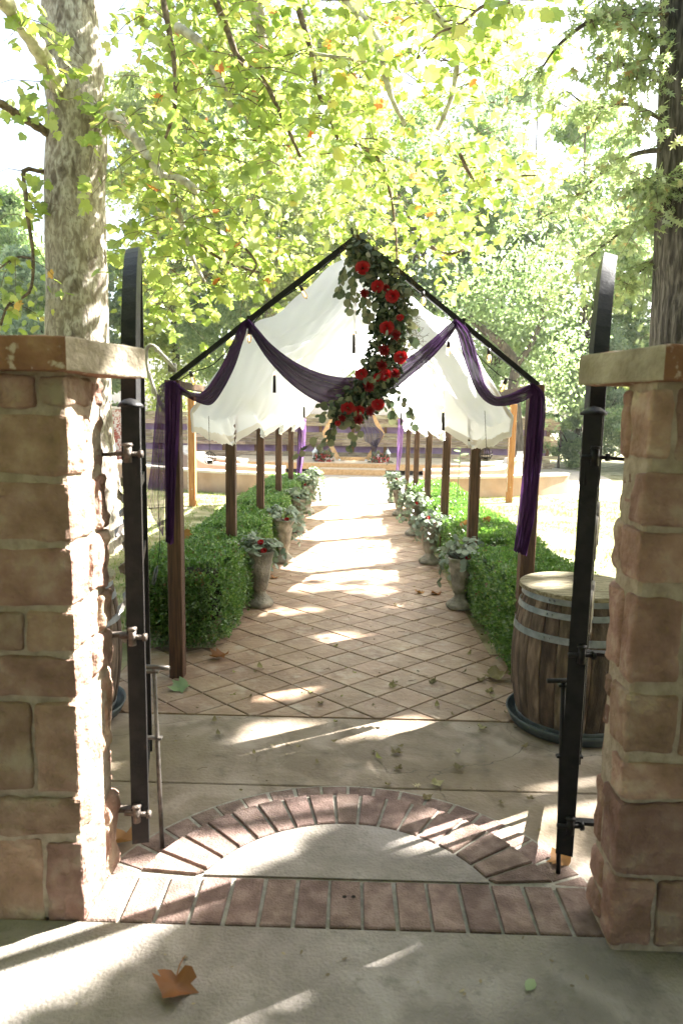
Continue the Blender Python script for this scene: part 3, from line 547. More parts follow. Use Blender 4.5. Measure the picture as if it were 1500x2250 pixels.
for s, px in ((0, (655, 672)), (1, (874, 886))):
    t = thing('lilac_sheer_curtain', ('lilac sheer curtain tied to the rear left arbour post' if s == 0 else 'lilac sheer curtain tied to the rear right arbour post'), 'curtain', (PX[s], 13.8, 0), 'lilac curtains on the rear posts')
    a, b = px; Y = PY[-1] - .06
    ribbon('fabric', [(a, 920), (a - 2, 980), (a - 5, 1036)], [(b, 920), (b - 2, 980), (b - 10, 1040)], Y, 3, .03, m_lilac, 30, 20, t, 7 + s)

# ---------------------------------------------------------------- garland of roses and eucalyptus
gar = thing('floral_garland', 'cascading garland of red roses and eucalyptus hung from the gable peak', 'garland', tuple(P(800, 720, 3.96)))
def petal_rose(name, m, n=15, open_=1.0, seed=0):
    mb = MB(); r_ = random.Random(seed)
    for i in range(n):
        f = i / (n - 1); a = i * 2.39996 + r_.uniform(-.2, .2); rad = .10 + .62 * f ** .8; lean = (.15 + 1.05 * f ** 1.3) * open_; hgt = .62 - .12 * f; wid = .42 + .5 * f
        V = []
        for q in range(4):
            h = q / 3
            for w in range(5):
                ww = (w / 4 - .5) * 2; aa = a + ww * wid * (1.15 if f < .4 else .95) * (1 - .18 * h * h)
                rr = rad * (.45 + .55 * h) + math.sin(lean) * hgt * h * .55 + .05 * h * h * f + (.06 * f if q == 3 else 0); z = hgt * h * math.cos(lean * .75) - (.10 * h ** 3 * f) - .05 * ww * ww * h
                V.append((rr * math.cos(aa), rr * math.sin(aa), z - .15 - .12 * f))
        mb.add(V, [(q*5+w, q*5+w+1, q*5+w+6, q*5+w+5) for q in range(3) for w in range(4)])
    return mesh_np(name, mb.V, [i for f in mb.F for i in f], [4] * len(mb.F), m, True)
def petal_dahlia(name, m, seed=0):
    mb = MB(); r_ = random.Random(seed)
    for i in range(44):
        f = i / 43; a = i * 2.39996; lean = .1 + 1.4 * f; L = .45 + .55 * f; w = .13 + .05 * f; d = Vector((math.cos(a) * math.sin(lean), math.sin(a) * math.sin(lean), math.cos(lean))); sd = Vector((-math.sin(a), math.cos(a), 0)); b = d * .08; up = d.cross(sd) * .06
        e = d * L * r_.uniform(.85, 1.1); mid = b.lerp(e, .6); mb.add([b, mid + sd * w - up, e, mid - sd * w - up, mid + up * .3], [(0, 1, 4), (1, 2, 4), (2, 3, 4), (3, 0, 4)])
    return mesh_np(name, mb.V, [i for f in mb.F for i in f], [3] * len(mb.F), m, True)
rose_me = [petal_rose('rose_flower', m_rose, 17, 1.0, k) for k in range(2)]; roseo_me = petal_rose('rose_flower_dark', m_roseo, 13, 1.2, 5); dah_me = petal_dahlia('dahlia_flower', m_roseo)
def put(me, name, pos, facing, sc, parent, label=None):
    tip = Vector(facing).orthogonal(); return place(name, me, pos, tuple(tip), tuple(facing), sc, parent)
YG = 3.95
for px, py, r in ((797,588,13.5),(830,629,12),(862,651,13),(850,720,13.5),(880,785,13),(847,824,12),(794,822,11.5),(764,897,13),(830,889,12),(789,903,11),(831,829,9),(879,698,7),(742,930,6)):
    put(rose_me[px % 2], 'rose', P(px, py, YG - .095), (random.uniform(-.35, .25), -1, random.uniform(-.35, .15)), r * .0027 * 1.08, gar)
for px, py, r in ((800,645,11),(868,737,13),(843,770,14),(839,803,13),(867,821,12),(809,850,13),(812,904,12),(787,923,12),(751,919,9),(848,633,9)):
    put(dah_me if px % 2 else dah_me, 'dahlia', P(px, py, YG - .085), (random.uniform(-.3, .3), -1, random.uniform(-.3, .2)), r * .0027 * 1.12, gar)
gpath = [(777, 538, 9), (800, 560, 30), (826, 590, 46), (850, 630, 48), (862, 670, 44), (856, 715, 44), (846, 760, 46), (842, 805, 50), (820, 845, 50), (795, 880, 48), (765, 905, 40), (745, 915, 20)]
gp = lerp_poly(gpath, 120)
def gsample(n, k=1.0):
    i = rng.integers(0, 120, n); t = gp[i]; x = t[:, 0] + rng.uniform(-1, 1, n) * t[:, 2] * .80 * k; y = t[:, 1] + rng.normal(size=n) * 12
    return np.array([P(a, b, YG + rng.normal() * .035) for a, b in zip(x, y)])
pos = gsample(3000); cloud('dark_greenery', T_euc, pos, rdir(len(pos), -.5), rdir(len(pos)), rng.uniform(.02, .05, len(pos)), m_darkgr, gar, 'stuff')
pos = gsample(420, 1.05); pos[:, 1] -= .03; cloud('small_foliage', T_euc, pos, rdir(len(pos), -.7), rdir(len(pos)) + np.array([0, -1.0, .2]), rng.uniform(.025, .055, len(pos)), m_euc, gar, 'stuff')
mb = MB()
for px, py, sp in ((800, 545, 20), (850, 575, 26), (880, 615, 18), (897, 650, 14), (900, 690, 12), (898, 735, 12), (880, 760, 14), (775, 530, 8), (775, 860, 20), (800, 835, 14)):
    for _ in range(46):
        a = P(px + random.gauss(0, sp), py + random.gauss(0, sp * 1.2), YG + random.gauss(0, .03)); v = Vector(rdir(1)[0]) * .035; w = Vector(rdir(1)[0]) * .03; mb.tube([a, a + v + w * .3, a + v * 1.6 + w, a + v * 1.8 + w * 2], .0011, 3, 0, False)
mb.build('dried_moss', m_moss, gar, kind='stuff')
sprays = [((790, 545), (765, 570), (750, 610), (742, 648), 20), ((780, 560), (772, 600), (770, 645), (766, 682), 16), ((800, 650), (806, 680), (808, 700), 10), ((790, 560), (778, 610), (788, 660), (795, 690), 12),
          ((760, 905), (735, 930), (720, 960), (704, 980), 9), ((790, 915), (775, 950), (770, 985), 5), ((745, 900), (720, 905), (700, 912), 5), ((780, 900), (745, 935), (722, 968), (712, 975), 5), ((820, 880), (850, 880), (862, 905), (866, 925), 12),
          ((860, 850), (880, 870), (900, 900), (908, 935), 10), ((770, 880), (735, 880), (705, 888), 9), ((880, 740), (900, 742), (905, 755), 8), ((795, 935), (782, 960), (768, 985), 6), ((870, 700), (905, 715), (925, 720), 3), ((700, 960), (670, 985), (655, 1000), 5)]
lm = [tmesh('garland_leaf', T_euc, m_euco, True), tmesh('round_leaf', T_dol, m_euco, True)]; nl = 0; mb = MB()
for sp in sprays:
    n = sp[-1]; pl = lerp_poly([P(x, y, YG - .03 + random.uniform(-.03, .03)) for x, y in sp[:-1]], 24); mb.tube([tuple(p) for p in pl[::3]], .0016, 4, 0, False)
    for i in range(n):
        c = pl[int((i + .7) / n * 23)]; d = Vector(pl[min(int((i + .7) / n * 23) + 1, 23)] - pl[int((i + .7) / n * 23) - 1]).normalized(); sd = (1 if i % 2 else -1)
        tip = d * .8 + Vector((sd * .7 * random.uniform(.5, 1.2), random.uniform(-.5, .3), -.35)); place('leaf', lm[0] if random.random() < .65 else lm[1], c, tuple(tip), (random.uniform(-.7, .7), -1, random.uniform(-.6, .6)), random.uniform(.032, .058), gar); nl += 1
mb.build('stem', m_twig, gar)
for p in gsample(296 - nl, 1.05):
    p[1] = YG - random.uniform(.02, .075); o = place('leaf', lm[0] if random.random() < .45 else lm[1], p, (random.uniform(-1, 1), random.uniform(-.4, .1), random.uniform(-1.2, .4)), (random.uniform(-.7, .7), -1, random.uniform(-.5, .7)), random.uniform(.030, .054), gar)

# ---------------------------------------------------------------- lights, candles and lanterns hung in the arbour
sg = thing('string_lights', 'black cable of clear filament bulbs strung along the front rafters', 'string lights', tuple(P(775, 520, 4.1)))
mb = MB()
for pl in ([(770, 530), (720, 580), (665, 626), (620, 655), (560, 700), (548, 716), (520, 745), (470, 800), (423, 818), (395, 836)], [(775, 532), (735, 568), (690, 600), (640, 640), (560, 706), (575, 745), (612, 800)], [(780, 530), (860, 590), (925, 640), (985, 692), (1000, 705), (1040, 770), (1085, 815), (1107, 830), (1135, 838)]):
    mb.tube([tuple(p) for p in lerp_poly([P(x, y, 4.11) for x, y in pl], 30)], .0028, 5, 0, False)
mb.build('cable', m_wire, sg)
for px, py, dx in ((659, 628, 1), (548, 722, 0), (418, 816, .6), (768, 532, -.3), (985, 750, 0), (1112, 832, -.7), (928, 640, .2), (1073, 766, .1)):
    a = P(px, py, 4.09); d = Vector((dx * .55, -.1, -1)).normalized(); m = MB(); m.tube([a, a + d * .034], [.010, .011], 8); b = m.build('bulb_socket', m_gold, sg, True)
    m = MB(); m.tube([a + d * t for t in (.034, .045, .062, .078, .086)], [.008, .013, .015, .010, .002], 10); m.build('bulb', m_bulb, b, True)
    m = MB(); m.tube([a + d * .042, a + d * .07], .0022, 5); m.build('filament', m_fil, b)
for px, y0, y1, Y, lab in ((603, 824, 863, 5.3, 'dark taper candle hanging just left of the swag, over the left hem'), (668, 893, 918, 7.8, 'small dark taper candle hanging near the inner left hem'), (777, 734, 776, 5.6, 'brown taper candle hanging below the ridge beside the garland'), (973, 906, 946, 5.4, 'dark taper candle hanging over the right hem'), (881, 906, 934, 7.8, 'small dark taper candle hanging near the inner right hem')):
    a, b = P(px, y0, Y), P(px, y1, Y); t = thing('hanging_candle', lab, 'candle', tuple(b), 'taper candles hung inside the arbour')
    m = MB(); m.tube([a, a.lerp(b, .1), b], [.006, .0105, .013], 10); c = m.build('candle', m_char, t, True)
    m = MB(); m.tube([a + Vector((0, 0, .002)), a + Vector((0, 0, .012)), a + Vector((0, 0, .026))], [.003, .006, .0005], 6); m.build('flame_bulb', m_fil, t, True)
    topz = RZ - abs(a.x - XM) / 1.1 * (RZ - EZ) - .1; m = MB(); m.tube([a + Vector((0, 0, .02)), (a.x, a.y, max(topz, a.z + .1))], .0009, 4); m.build('thread', m_rope, t)
for px, py, Y, y0, lab in ((461, 1006, 4.75, 886, 'wire globe lantern on a chain under the left hem'), (1067, 998, 4.75, 892, 'wire globe lantern on a chain under the right hem')):
    c = P(px, py, Y); t = thing('wire_globe_lantern', lab, 'lantern', tuple(c), 'wire globe lanterns'); r = .043
    for k in range(4):
        a = k * math.pi / 4; m = MB(); m.tube([c + Vector((r * math.cos(a) * math.cos(w), r * math.sin(a) * math.cos(w), r * math.sin(w))) for w in np.linspace(0, 2 * math.pi, 25)], .0022, 5, 0, False); m.build('ring', m_rust, t)
    for z in (0, -.022):
        m = MB(); q = math.sqrt(r*r - z*z); m.tube([c + Vector((q * math.cos(w), q * math.sin(w), z)) for w in np.linspace(0, 2 * math.pi, 25)], .0025, 5, 0, False); m.build('ring', m_rust, t)
    m = MB(); m.lathe([(.014, 0), (.016, .004), (.016, .016), (.002, .017)], c + Vector((0, 0, -.036)), 10); m.build('candle_cup', m_char, t)
    top = P(px - 3, y0, Y); top.y = Y; m = MB(); N_ = int((top.z - c.z - r) / .012)
    for i in range(N_):
        z = c.z + r + .012 * (i + .5); x = c.x + (top.x - c.x) * i / N_; o_ = Vector((.0032, 0, 0)) if i % 2 else Vector((0, .0032, 0)); m.tube([Vector((x, c.y, z)) + o_ * math.cos(w) + Vector((0, 0, .0085 * math.sin(w))) for w in np.linspace(0, 2 * math.pi, 7)], .0012, 3, 0, False)
    m.build('chain', m_rust, t)
t = thing('conduit', 'bent grey electrical conduit with a junction box beside the left corner post', 'conduit', tuple(G(345, 1530)))
Yc = 4.45; m = MB(); base = P(386, 1100, Yc)
m.tube([(base.x, Yc, 0), (base.x, Yc, 1.0)] + [tuple(p) for p in lerp_poly([P(x, y, Yc) for x, y in ((384, 1000), (374, 930), (352, 885), (340, 858), (333, 838), (325, 810), (321, 778), (325, 762), (336, 759), (350, 772), (372, 796), (386, 812))], 40)], .0125, 8); m.build('pipe', m_galv, t, True)
c = P(379, 808, Yc + .02); m = MB(); m.box(c - Vector((.026, .02, .03)), c + Vector((.026, .02, .03)), bev=.006); bx = m.build('junction_box', m_galv, t)
m = MB(); m.box(c + Vector((-.022, -.023, -.026)), c + Vector((.022, -.0205, .026)), bev=.002); m.build('cover', m_steel, bx)
for px, py in ((329, 826), (338, 860), (345, 768)):
    q = P(px, py, Yc); m = MB(); m.tube([q + Vector((.002, 0, -.014)), q + Vector((-.002, 0, .014))], .0155, 8); m.build('coupling', m_galv, t)
t = thing('power_cord', 'thin black cable with a plug hanging by the left corner post', 'cable', tuple(P(346, 1280, 4.3)))
m = MB(); m.tube([tuple(p) for p in lerp_poly([P(x, y, 4.3) for x, y in ((350, 1000), (348, 1100), (352, 1180), (348, 1230), (345, 1245))], 14)], .0022, 5); m.build('cable', m_wire, t)
a, b = P(346, 1243, 4.3), P(337, 1284, 4.3); m = MB(); m.tube([a, a.lerp(b, .15), a.lerp(b, .2), b], [.006, .008, .0125, .0125], 8); m.build('plug', m_tray, t, True)

# ---------------------------------------------------------------- cast stone urns and what grows in them
prf = [(.108, 0), (.118, .008), (.12, .03), (.112, .045), (.10, .055), (.075, .078), (.056, .098), (.05, .118), (.053, .132), (.062, .14), (.072, .175), (.083, .24), (.094, .31), (.108, .38), (.120, .43), (.128, .447), (.128, .458), (.116, .46), (.104, .45), (.095, .42)]
mb = MB(); mb.lathe(prf, (0, 0, 0), 40, 0, lambda a, z: (.045 * math.sin(a * 16) * (1 if .012 < z < .09 else 0) + (.028 * math.sin(a * 12 + 5 * math.sin(z * 40)) if .15 < z < .42 else 0) + .006 * math.sin(a * 3 + z * 9)))
urn_me = mesh_np('urn', mb.V, [i for f in mb.F for i in f], [len(f) for f in mb.F], m_urn, True)
lv = [tmesh('urn_leaf', T_dol, m_eucs, True), tmesh('urn_leaf_narrow', T_euc, m_eucs, True)]
def arrangement(c, label, near, seed, side):
    t = thing('eucalyptus_arrangement', label, 'plant arrangement', c, 'eucalyptus arrangements in the urns'); r_ = random.Random(seed); P_, Tt, Nn, Sc = [], [], [], []; mb = MB()
    for b in range(24):
        a = r_.uniform(0, 6.283) if b > 4 else (math.pi if side > 0 else 0) + r_.uniform(-1.0, 1.0); up = r_.uniform(.03, .17); out = r_.uniform(.10, .24); dr = r_.uniform(.02, .30) if b < 15 else -.03
        o = Vector(c); d = Vector((math.cos(a), math.sin(a), 0)); pl = lerp_poly([o + Vector((0, 0, -.03)), o + d * out * .45 + Vector((0, 0, up)), o + d * out * .85 + Vector((0, 0, up * .8 - dr * .3)), o + d * out + Vector((0, 0, up * .5 - dr))], 14); mb.tube([tuple(p) for p in pl[::3]], .0018, 4, 0, False)
        for i in range(4, 14):
            if r_.random() < .12: continue
            tg = Vector(pl[min(i+1, 13)] - pl[i-1]).normalized(); sd = tg.cross(Vector((0, 0, 1))); sd = sd.normalized() if sd.length > .1 else Vector((1, 0, 0)); P_.append(pl[i]); Tt.append(tuple(tg * .6 + sd * (1 if i % 2 else -1) * .9 + Vector((0, 0, r_.uniform(-.5, .3))))); Nn.append((r_.uniform(-.6, .6), r_.uniform(-.9, .3), 1 * r_.uniform(.2, 1))); Sc.append(r_.uniform(.042, .070))
    mb.build('stem', m_twig, t)
    if near:
        for k in range(len(P_)): place('leaf', lv[r_.random() < .4], P_[k], Tt[k], Nn[k], Sc[k], t)
    else: cloud('foliage', T_dol, np.array(P_), np.array(Tt), np.array(Nn), np.array(Sc), leaf_far, t, 'stuff')
    for k in range(1 + (seed % 2) if near else 1):
        put(rose_me[0], 'rose', Vector(c) + Vector((r_.uniform(-.06, .06), -.09 + .03 * k, .02 + .07 * k)), (r_.uniform(-.3, .3), -1, .6), .026, t)
    return t
leaf_far = leafmat('eucalyptus_far', [(0, (.12, .165, .10)), (.5, (.18, .23, .14)), (1, (.27, .31, .21))], .25, 1.2)
for s, base in ((0, [(571, 1331), (623, 1235), (657, 1170), (676, 1128), (688, 1100)]), (1, [(1009, 1336), (942, 1238), (907, 1176), (876, 1133), (862, 1103)])):
    for i, (px, py) in enumerate(base):
        q = G(px, py); q.z = .004; u = link('stone_urn', urn_me); u.location = q; u.rotation_euler.z = i * 1.3 + s; u.scale = (1.0, 1.0, 1.0 if s else 1.08)
        lab = f"{'mossy grey' if i == 0 else 'pale'} footed stone urn, {ORD[i]} from the gate along the {'right' if s else 'left'} hedge"; tag(u, lab, 'urn', 'stone urns lining the path')
        arrangement((q.x, q.y, .46 * u.scale.z), f"silvery eucalyptus with red roses in the {ORD[i]} urn along the {'right' if s else 'left'} hedge", i < 2, 11 + i + 7 * s, 1 if s else -1)

# ---------------------------------------------------------------- wine barrels
def barrel(c, label, tlabel, llabel, rot):
    c = Vector(c); tr = MB(); tr.lathe([(.30, 0), (.325, .004), (.345, .045), (.352, .062), (.344, .064), (.335, .05), (.31, .016), (.01, .014)], c, 48); o = tr.build('round_tray', m_tray, None, True, loc=c); tag(o, tlabel, 'tray', 'trays under the barrels')
    t = thing('wine_barrel', label, 'barrel', c + Vector((0, 0, .018)), 'oak wine barrels'); z0 = c.z + .018; H = .745
    rad = lambda h: .283 + .052 * math.sin(math.pi * h) ** .85
    NS = 24
    for k in range(NS):
        a0 = 2 * math.pi * k / NS + rot; a1 = a0 + 2 * math.pi / NS; V = []; F = []; rj = random.uniform(-.0022, .0022)
        for i in range(11):
            h = i / 10; r = rad(h) + rj
            for aa, rr in ((a0 + .006, r - .0025), (a0 + .03, r), ((a0 + a1) / 2, r + .0018), (a1 - .03, r), (a1 - .006, r - .0025), (a1 - .006, r - .022), (a0 + .006, r - .022)): V.append((c.x + rr * math.cos(aa), c.y + rr * math.sin(aa), z0 + H * h))
        for i in range(10):
            for j in range(7): F.append((i*7+j, i*7+(j+1) % 7, (i+1)*7+(j+1) % 7, (i+1)*7+j))
        F += [(6, 5, 4, 3, 2, 1, 0), tuple(range(70, 77))]; m = MB(); m.add(V, F); m.build('stave', m_stave, t)
    for ha, hb in ((.955, .995), (.862, .902), (.695, .742), (.012, .06)):
        m = MB(); pr = [(rad(ha) + .001, H * ha), (rad(ha) + .0055, H * ha), (rad(hb) + .0055, H * hb), (rad(hb) + .001, H * hb)]
        m.lathe(pr, (c.x, c.y, z0), 56); hp = m.build('hoop', m_hoop, t)
        for da in (-.045, .045):
            a = 3.75 + rot + da; m = MB(); q = Vector((c.x + (rad((ha+hb)/2) + .007) * math.cos(a), c.y + (rad((ha+hb)/2) + .007) * math.sin(a), z0 + H * (ha + hb) / 2)); m.ball(q, .006, 5); m.build('rivet', m_hoop, hp, True)
    zt = z0 + H + .001; li = thing('barrel_lid', llabel, 'lid', (c.x, c.y, zt), 'plank lids on the barrels'); R = .312; W_ = .098; ca, sa = math.cos(rot + .45), math.sin(rot + .45)
    for k in range(7):
        v0, v1 = -.343 + W_ * k + .0015, -.343 + W_ * (k + 1) - .0015; v0, v1 = max(v0, -R + .001), min(v1, R - .001)
        if v1 <= v0: continue
        top = [(math.sqrt(R*R - v*v), v) for v in np.linspace(v0, v1, 7)]; poly = top + [(-x, v) for x, v in reversed(top)]; kk = len(poly); V = []
        dz = random.uniform(-.001, .001)
        for z, f in ((0, 1), (.018, 1), (.022 + dz, .988)): V += [(c.x + (x * ca - v * sa) * f, c.y + (x * sa + v * ca) * f, zt + z) for x, v in poly]
        m = MB(); m.add(V, [tuple(range(kk-1, -1, -1)), tuple(range(2*kk, 3*kk))] + [(r*kk+i, r*kk+(i+1) % kk, (r+1)*kk+(i+1) % kk, (r+1)*kk+i) for r in range(2) for i in range(kk)]); m.build('plank', m_lid, li)
barrel((1.235, 3.66, .004), 'weathered oak wine barrel with grey hoops behind the right gate leaf', 'shallow grey tray under the barrel behind the right gate', 'round greyed plank lid on the right barrel', .2)
barrel((-1.61, 3.60, .004), 'weathered oak wine barrel half hidden behind the left pillar', 'shallow grey tray under the barrel behind the left pillar', 'round greyed plank lid on the left barrel', 1.1)
# ================================================================ boxwood hedges
def shrub_mesh(nl, seed, dens_leaf=.019):
    r = np.random.default_rng(seed); hx, hy, hz = .36, .50, .58; N = nl; sup = []
    # points on a rounded box shell, thicker towards the inside, tufted
    while len(sup) < N:
        p = r.uniform(-1, 1, (N, 3)); k = np.argmax(np.abs(p), axis=1); p[np.arange(N), k] = np.sign(p[np.arange(N), k]); sup += [q for q in p if q[2] > -.97]
    p = np.array(sup[:N]); L = np.linalg.norm(p, axis=1, keepdims=True); n6 = (np.abs(p) ** 7).sum(1, keepdims=True) ** (1 / 7); d = p / n6; nrm = np.sign(d) * np.abs(d) ** 5; nrm /= np.linalg.norm(nrm, axis=1, keepdims=True)
    sd = Vector(r.uniform(-20, 20, 3)); lump = np.array([noise.noise(Vector(q) * 2.3 + sd) * .10 + noise.noise(Vector(q) * 6 + sd) * .07 for q in d])
    depth = 1 + lump - np.abs(r.normal(size=N)) * .05 + (r.random(N) < .10) * r.uniform(0, .09, N)
    pos = d * depth[:, None] * np.array([hx, hy, hz / 2]) + np.array([0, 0, hz / 2])
    tip = nrm * .7 + r.normal(size=(N, 3)) * .6 + np.array([0, 0, .35]); nn = r.normal(size=(N, 3)) + nrm * .8 + np.array([0, 0, .4])
    sc = r.uniform(.7, 1.25, N) * dens_leaf; tv, tf = T_q2; tv = tv * np.array([.9, 1, 1]); Rm = frames(tip, nn)
    V = np.einsum('nij,kj->nki', Rm, tv) * sc[:, None, None] + pos[:, None, :]; fl = np.array([i for f in tf for i in f])
    return mesh_np('boxwood_foliage', V.reshape(-1, 3), (fl[None] + (np.arange(N) * 4)[:, None]).ravel(), np.tile([3, 3], N), m_box)
fol = [shrub_mesh(46000, 1, .023), shrub_mesh(24000, 2, .027), shrub_mesh(24000, 3, .027)]
mb = MB(); mb.box((-.22, -.36, .03), (.22, .36, .41), bev=.08); core = mesh_np('dark_core', mb.V, [i for f in mb.F for i in f], [len(f) for f in mb.F], m_boxin)  # solid dark box added as dense interior so the shrub is not see-through
for s in (0, 1):
    sx = (-1, 1)[s]
    for i in range(9):
        y = 5.15 + .968 * i + (0 if s == 0 else -.55); t = thing('boxwood_shrub', f"{'clipped' if i else 'dense clipped'} boxwood shrub, {ORD[i]} from the gate in the {('left', 'right')[s]} hedge row", 'shrub', ((-1.25, 1.40)[s], y, 0), 'boxwood shrubs hedging the path')
        t.scale = (random.uniform(.97, 1.06), random.uniform(.99, 1.05), random.uniform(.93, 1.05) * (1.06 if i == 0 else 1)); t.rotation_euler.z = math.pi * (i % 2) + random.uniform(-.04, .04)
        link('foliage', fol[0] if i == 0 or (s == 1 and i == 1) else fol[1 + (i + s) % 2], t, 'stuff'); link('dark_core', core, t)

# ================================================================ lawn
def scatter_grass(x0, x1, y0, y1, n):
    p = rng.uniform((x0, y0), (x1, y1), (n, 2)); v = np.array([noise.noise(Vector((a * .8, b * .8, 3))) + .5 * noise.noise(Vector((a * 3, b * 3, 8))) for a, b in p]); p = p[v > -.18]
    return np.c_[p, np.full(len(p), -.032)]
gpos = np.concatenate([scatter_grass(1.72, 7.0, 4.2, 15.6, 34000), scatter_grass(-6.5, -1.7, 4.2, 15.6, 26000)])
cloud('lawn_grass', T_bl, gpos, rdir(len(gpos), 1.6), rdir(len(gpos)), rng.uniform(.03, .085, len(gpos)), m_grass, None, 'stuff')

# ================================================================ curved seat walls round the court
CX, CY = 0.0, 22.6
def seatwall(R, xa, xb, h0, lift, label, depth=.28, side=1, seg=.55):
    a0, a1 = math.asin(xa / R), math.asin(xb / R); t = thing('seat_wall', label, 'seat wall', (side * R * math.sin((a0+a1)/2), CY - R * math.cos((a0+a1)/2), 0), 'curved seat walls round the court')
    n = max(8, int((a1 - a0) * R / .18)); hh = lambda f: h0 + lift * (max(0, (f - .72) / .28) ** 2 if f < .93 else 1.0)
    pt = lambda a, r, z: (side * r * math.sin(a), CY - r * math.cos(a), z)
    m = MB(); V = []
    for i in range(n + 1):
        f = i / n; a = a0 + (a1 - a0) * f; V += [pt(a, R, -.05), pt(a, R, hh(f)), pt(a, R - depth, hh(f)), pt(a, R - depth, -.05)]
    F = [(i*4+j, i*4+(j+1) % 4, i*4+4+(j+1) % 4, i*4+4+j) for i in range(n) for j in range(4)] + [(0, 1, 2, 3), (n*4+3, n*4+2, n*4+1, n*4)]
    m.add(V, F); m.build('wall_body', m_seat, t)
    ns = max(3, int((a1 - a0) * R / seg))
    for s_ in range(ns):
        m = MB(); V = []; q = 4
        for i in range(q + 1):
            f = (s_ + .006 + (i / q) * .988) / ns; a = a0 + (a1 - a0) * f; z = hh(f) + .002; V += [pt(a, R + .03, z), pt(a, R + .03, z + .055), pt(a, R - depth - .03, z + .055), pt(a, R - depth - .03, z)]
        m.add(V, [(i*4+j, i*4+(j+1) % 4, i*4+4+(j+1) % 4, i*4+4+j) for i in range(q) for j in range(4)] + [(0, 1, 2, 3), (q*4+3, q*4+2, q*4+1, q*4)]); m.build('capstone', m_cap2, t)
    return t
for sd, nm in ((-1, 'left'), (1, 'right')):
    seatwall(8.0, 1.75, 6.3 if sd < 0 else 5.15, .40, .0 if sd > 0 else .03, f'outermost curved peach seat wall on the {nm} of the court', side=sd)
    seatwall(6.5, 1.75, 4.2, .44, .24, f'middle curved seat wall on the {nm} of the court, sweeping up at its outer end', side=sd)
    seatwall(5.5, 3.0, 5.35, .50, .20, f'inner curved seat wall on the {nm} of the court nearest the fence', side=sd)
for px, py in ((424, 1109), (1117, 1101)):
    q = G(px, py); m = MB(); m.box((q.x - .062, q.y - .062, -.05), (q.x + .062, q.y + .062, 2.02), bev=.006); t = thing('timber_post', f"freestanding orange timber post on the lawn {'left' if px < 700 else 'right'} of the arbour", 'post', (q.x, q.y, 0), 'orange lawn posts'); m.build('shaft', m_opost, t)
    m = MB(); m.tube([(q.x - .068 + .004 * math.sin(a * 40), q.y - .05, .2 + a * .6) for a in np.linspace(0, 2.9, 60)], .006, 4, 0, False); m.build('rope_light', m_white, t)
    m = MB(); m.tube([(q.x, q.y - .060, .30), (q.x, q.y - .07, .30)], .012, 8); m.build('bolt', m_galv, t)

# ================================================================ stage, hexagon arch and flowers on it
stg = thing('stage_deck', 'low pale timber stage in front of the board fence', 'stage', (0, 22.3, 0))
m = MB(); m.box((-3.9, 20.85, .12), (3.62, 20.89, .30)); m.build('fascia_board', m_hex, stg)
for i in range(13):
    y = 20.84 + i * .245; m = MB(); m.box((-3.95 + random.uniform(0, .02), y, .302), (3.66, y + .236, .335)); m.build('deck_board', m_deck, stg)
for x in np.linspace(-3.7, 3.4, 7): m = MB(); m.box((x - .06, 21.0, -.02), (x + .06, 23.9, .298)); m.build('joist', m_dark, stg)
m = MB(); m.box((-1.0, 20.38, -.01), (.93, 20.42, .15)); m.box((-1.0, 20.42, .0), (.93, 20.78, .12)); m.build('step_riser', m_hex, stg)
for k in range(2): m = MB(); m.box((-1.02, 20.37 + k * .2, .152), (.95, 20.56 + k * .2, .185)); m.build('step_board', m_deck, stg)
hx = thing('hexagon_arch', 'open hexagon of golden timber standing on the stage', 'arch', (0, 22.0, .335)); hc = P(776, 951, 22.0); HR = .94
hp = [hc + Vector((HR * math.cos(a), 0, HR * math.sin(a))) for a in [math.radians(60 * k) for k in range(6)]]
dzz = .38 - min(p.z for p in hp)
hp = [p + Vector((0, 0, dzz)) for p in hp]
for k in range(6): m = MB(); m.beam(hp[k], hp[(k+1) % 6], .13, .085, (0, 1, 0)); m.build('beam', m_hex, hx)
for x in (-.42, .42): m = MB(); q = hc + Vector((x, 0, 0)); m.box((q.x - .03, 21.75, .337), (q.x + .03, 22.25, .38)); m.build('foot', m_white, hx)
t = thing('slate_tulle_drape', 'slate grey tulle draped over the right side of the hexagon arch', 'drape', (0.7, 21.9, .5))
def rib3(name, A, B, mat_, parent, folds=4, amp=.04, n=30, k=18):
    A = lerp_poly(A, n); B = lerp_poly(B, n)
    def fn(u, v):
        i = min(int(round(u * (n - 1))), n - 1); p = A[i] * (1 - v) + B[i] * v; return Vector(p) + Vector((0, amp * math.sin(v * folds * 6.28 + u * 3), 0))
    return grid(name, fn, n, k, mat_, parent)
rib3('fabric', [hp[1] + Vector((-.30, -.06, .05)), hp[1] + Vector((-.28, -.08, -.5)), hp[1] + Vector((-.12, -.1, -1.0)), hp[0] + Vector((-.42, -.1, -.30))], [hp[1] + Vector((.05, -.06, .06)), hp[0] + Vector((-.25, -.08, .3)), hp[0] + Vector((.02, -.09, 0)), hp[0] + Vector((-.20, -.1, -.45))], m_greyt, t)
rib3('tail', [hp[0] + Vector((-.42, -.1, -.28)), hp[0] + Vector((-.36, -.1, -.5)), hp[0] + Vector((-.34, -.1, -.8))], [hp[0] + Vector((-.05, -.1, -.1)), hp[0] + Vector((-.18, -.1, -.5)), hp[0] + Vector((-.22, -.1, -.86))], m_greyt, t)
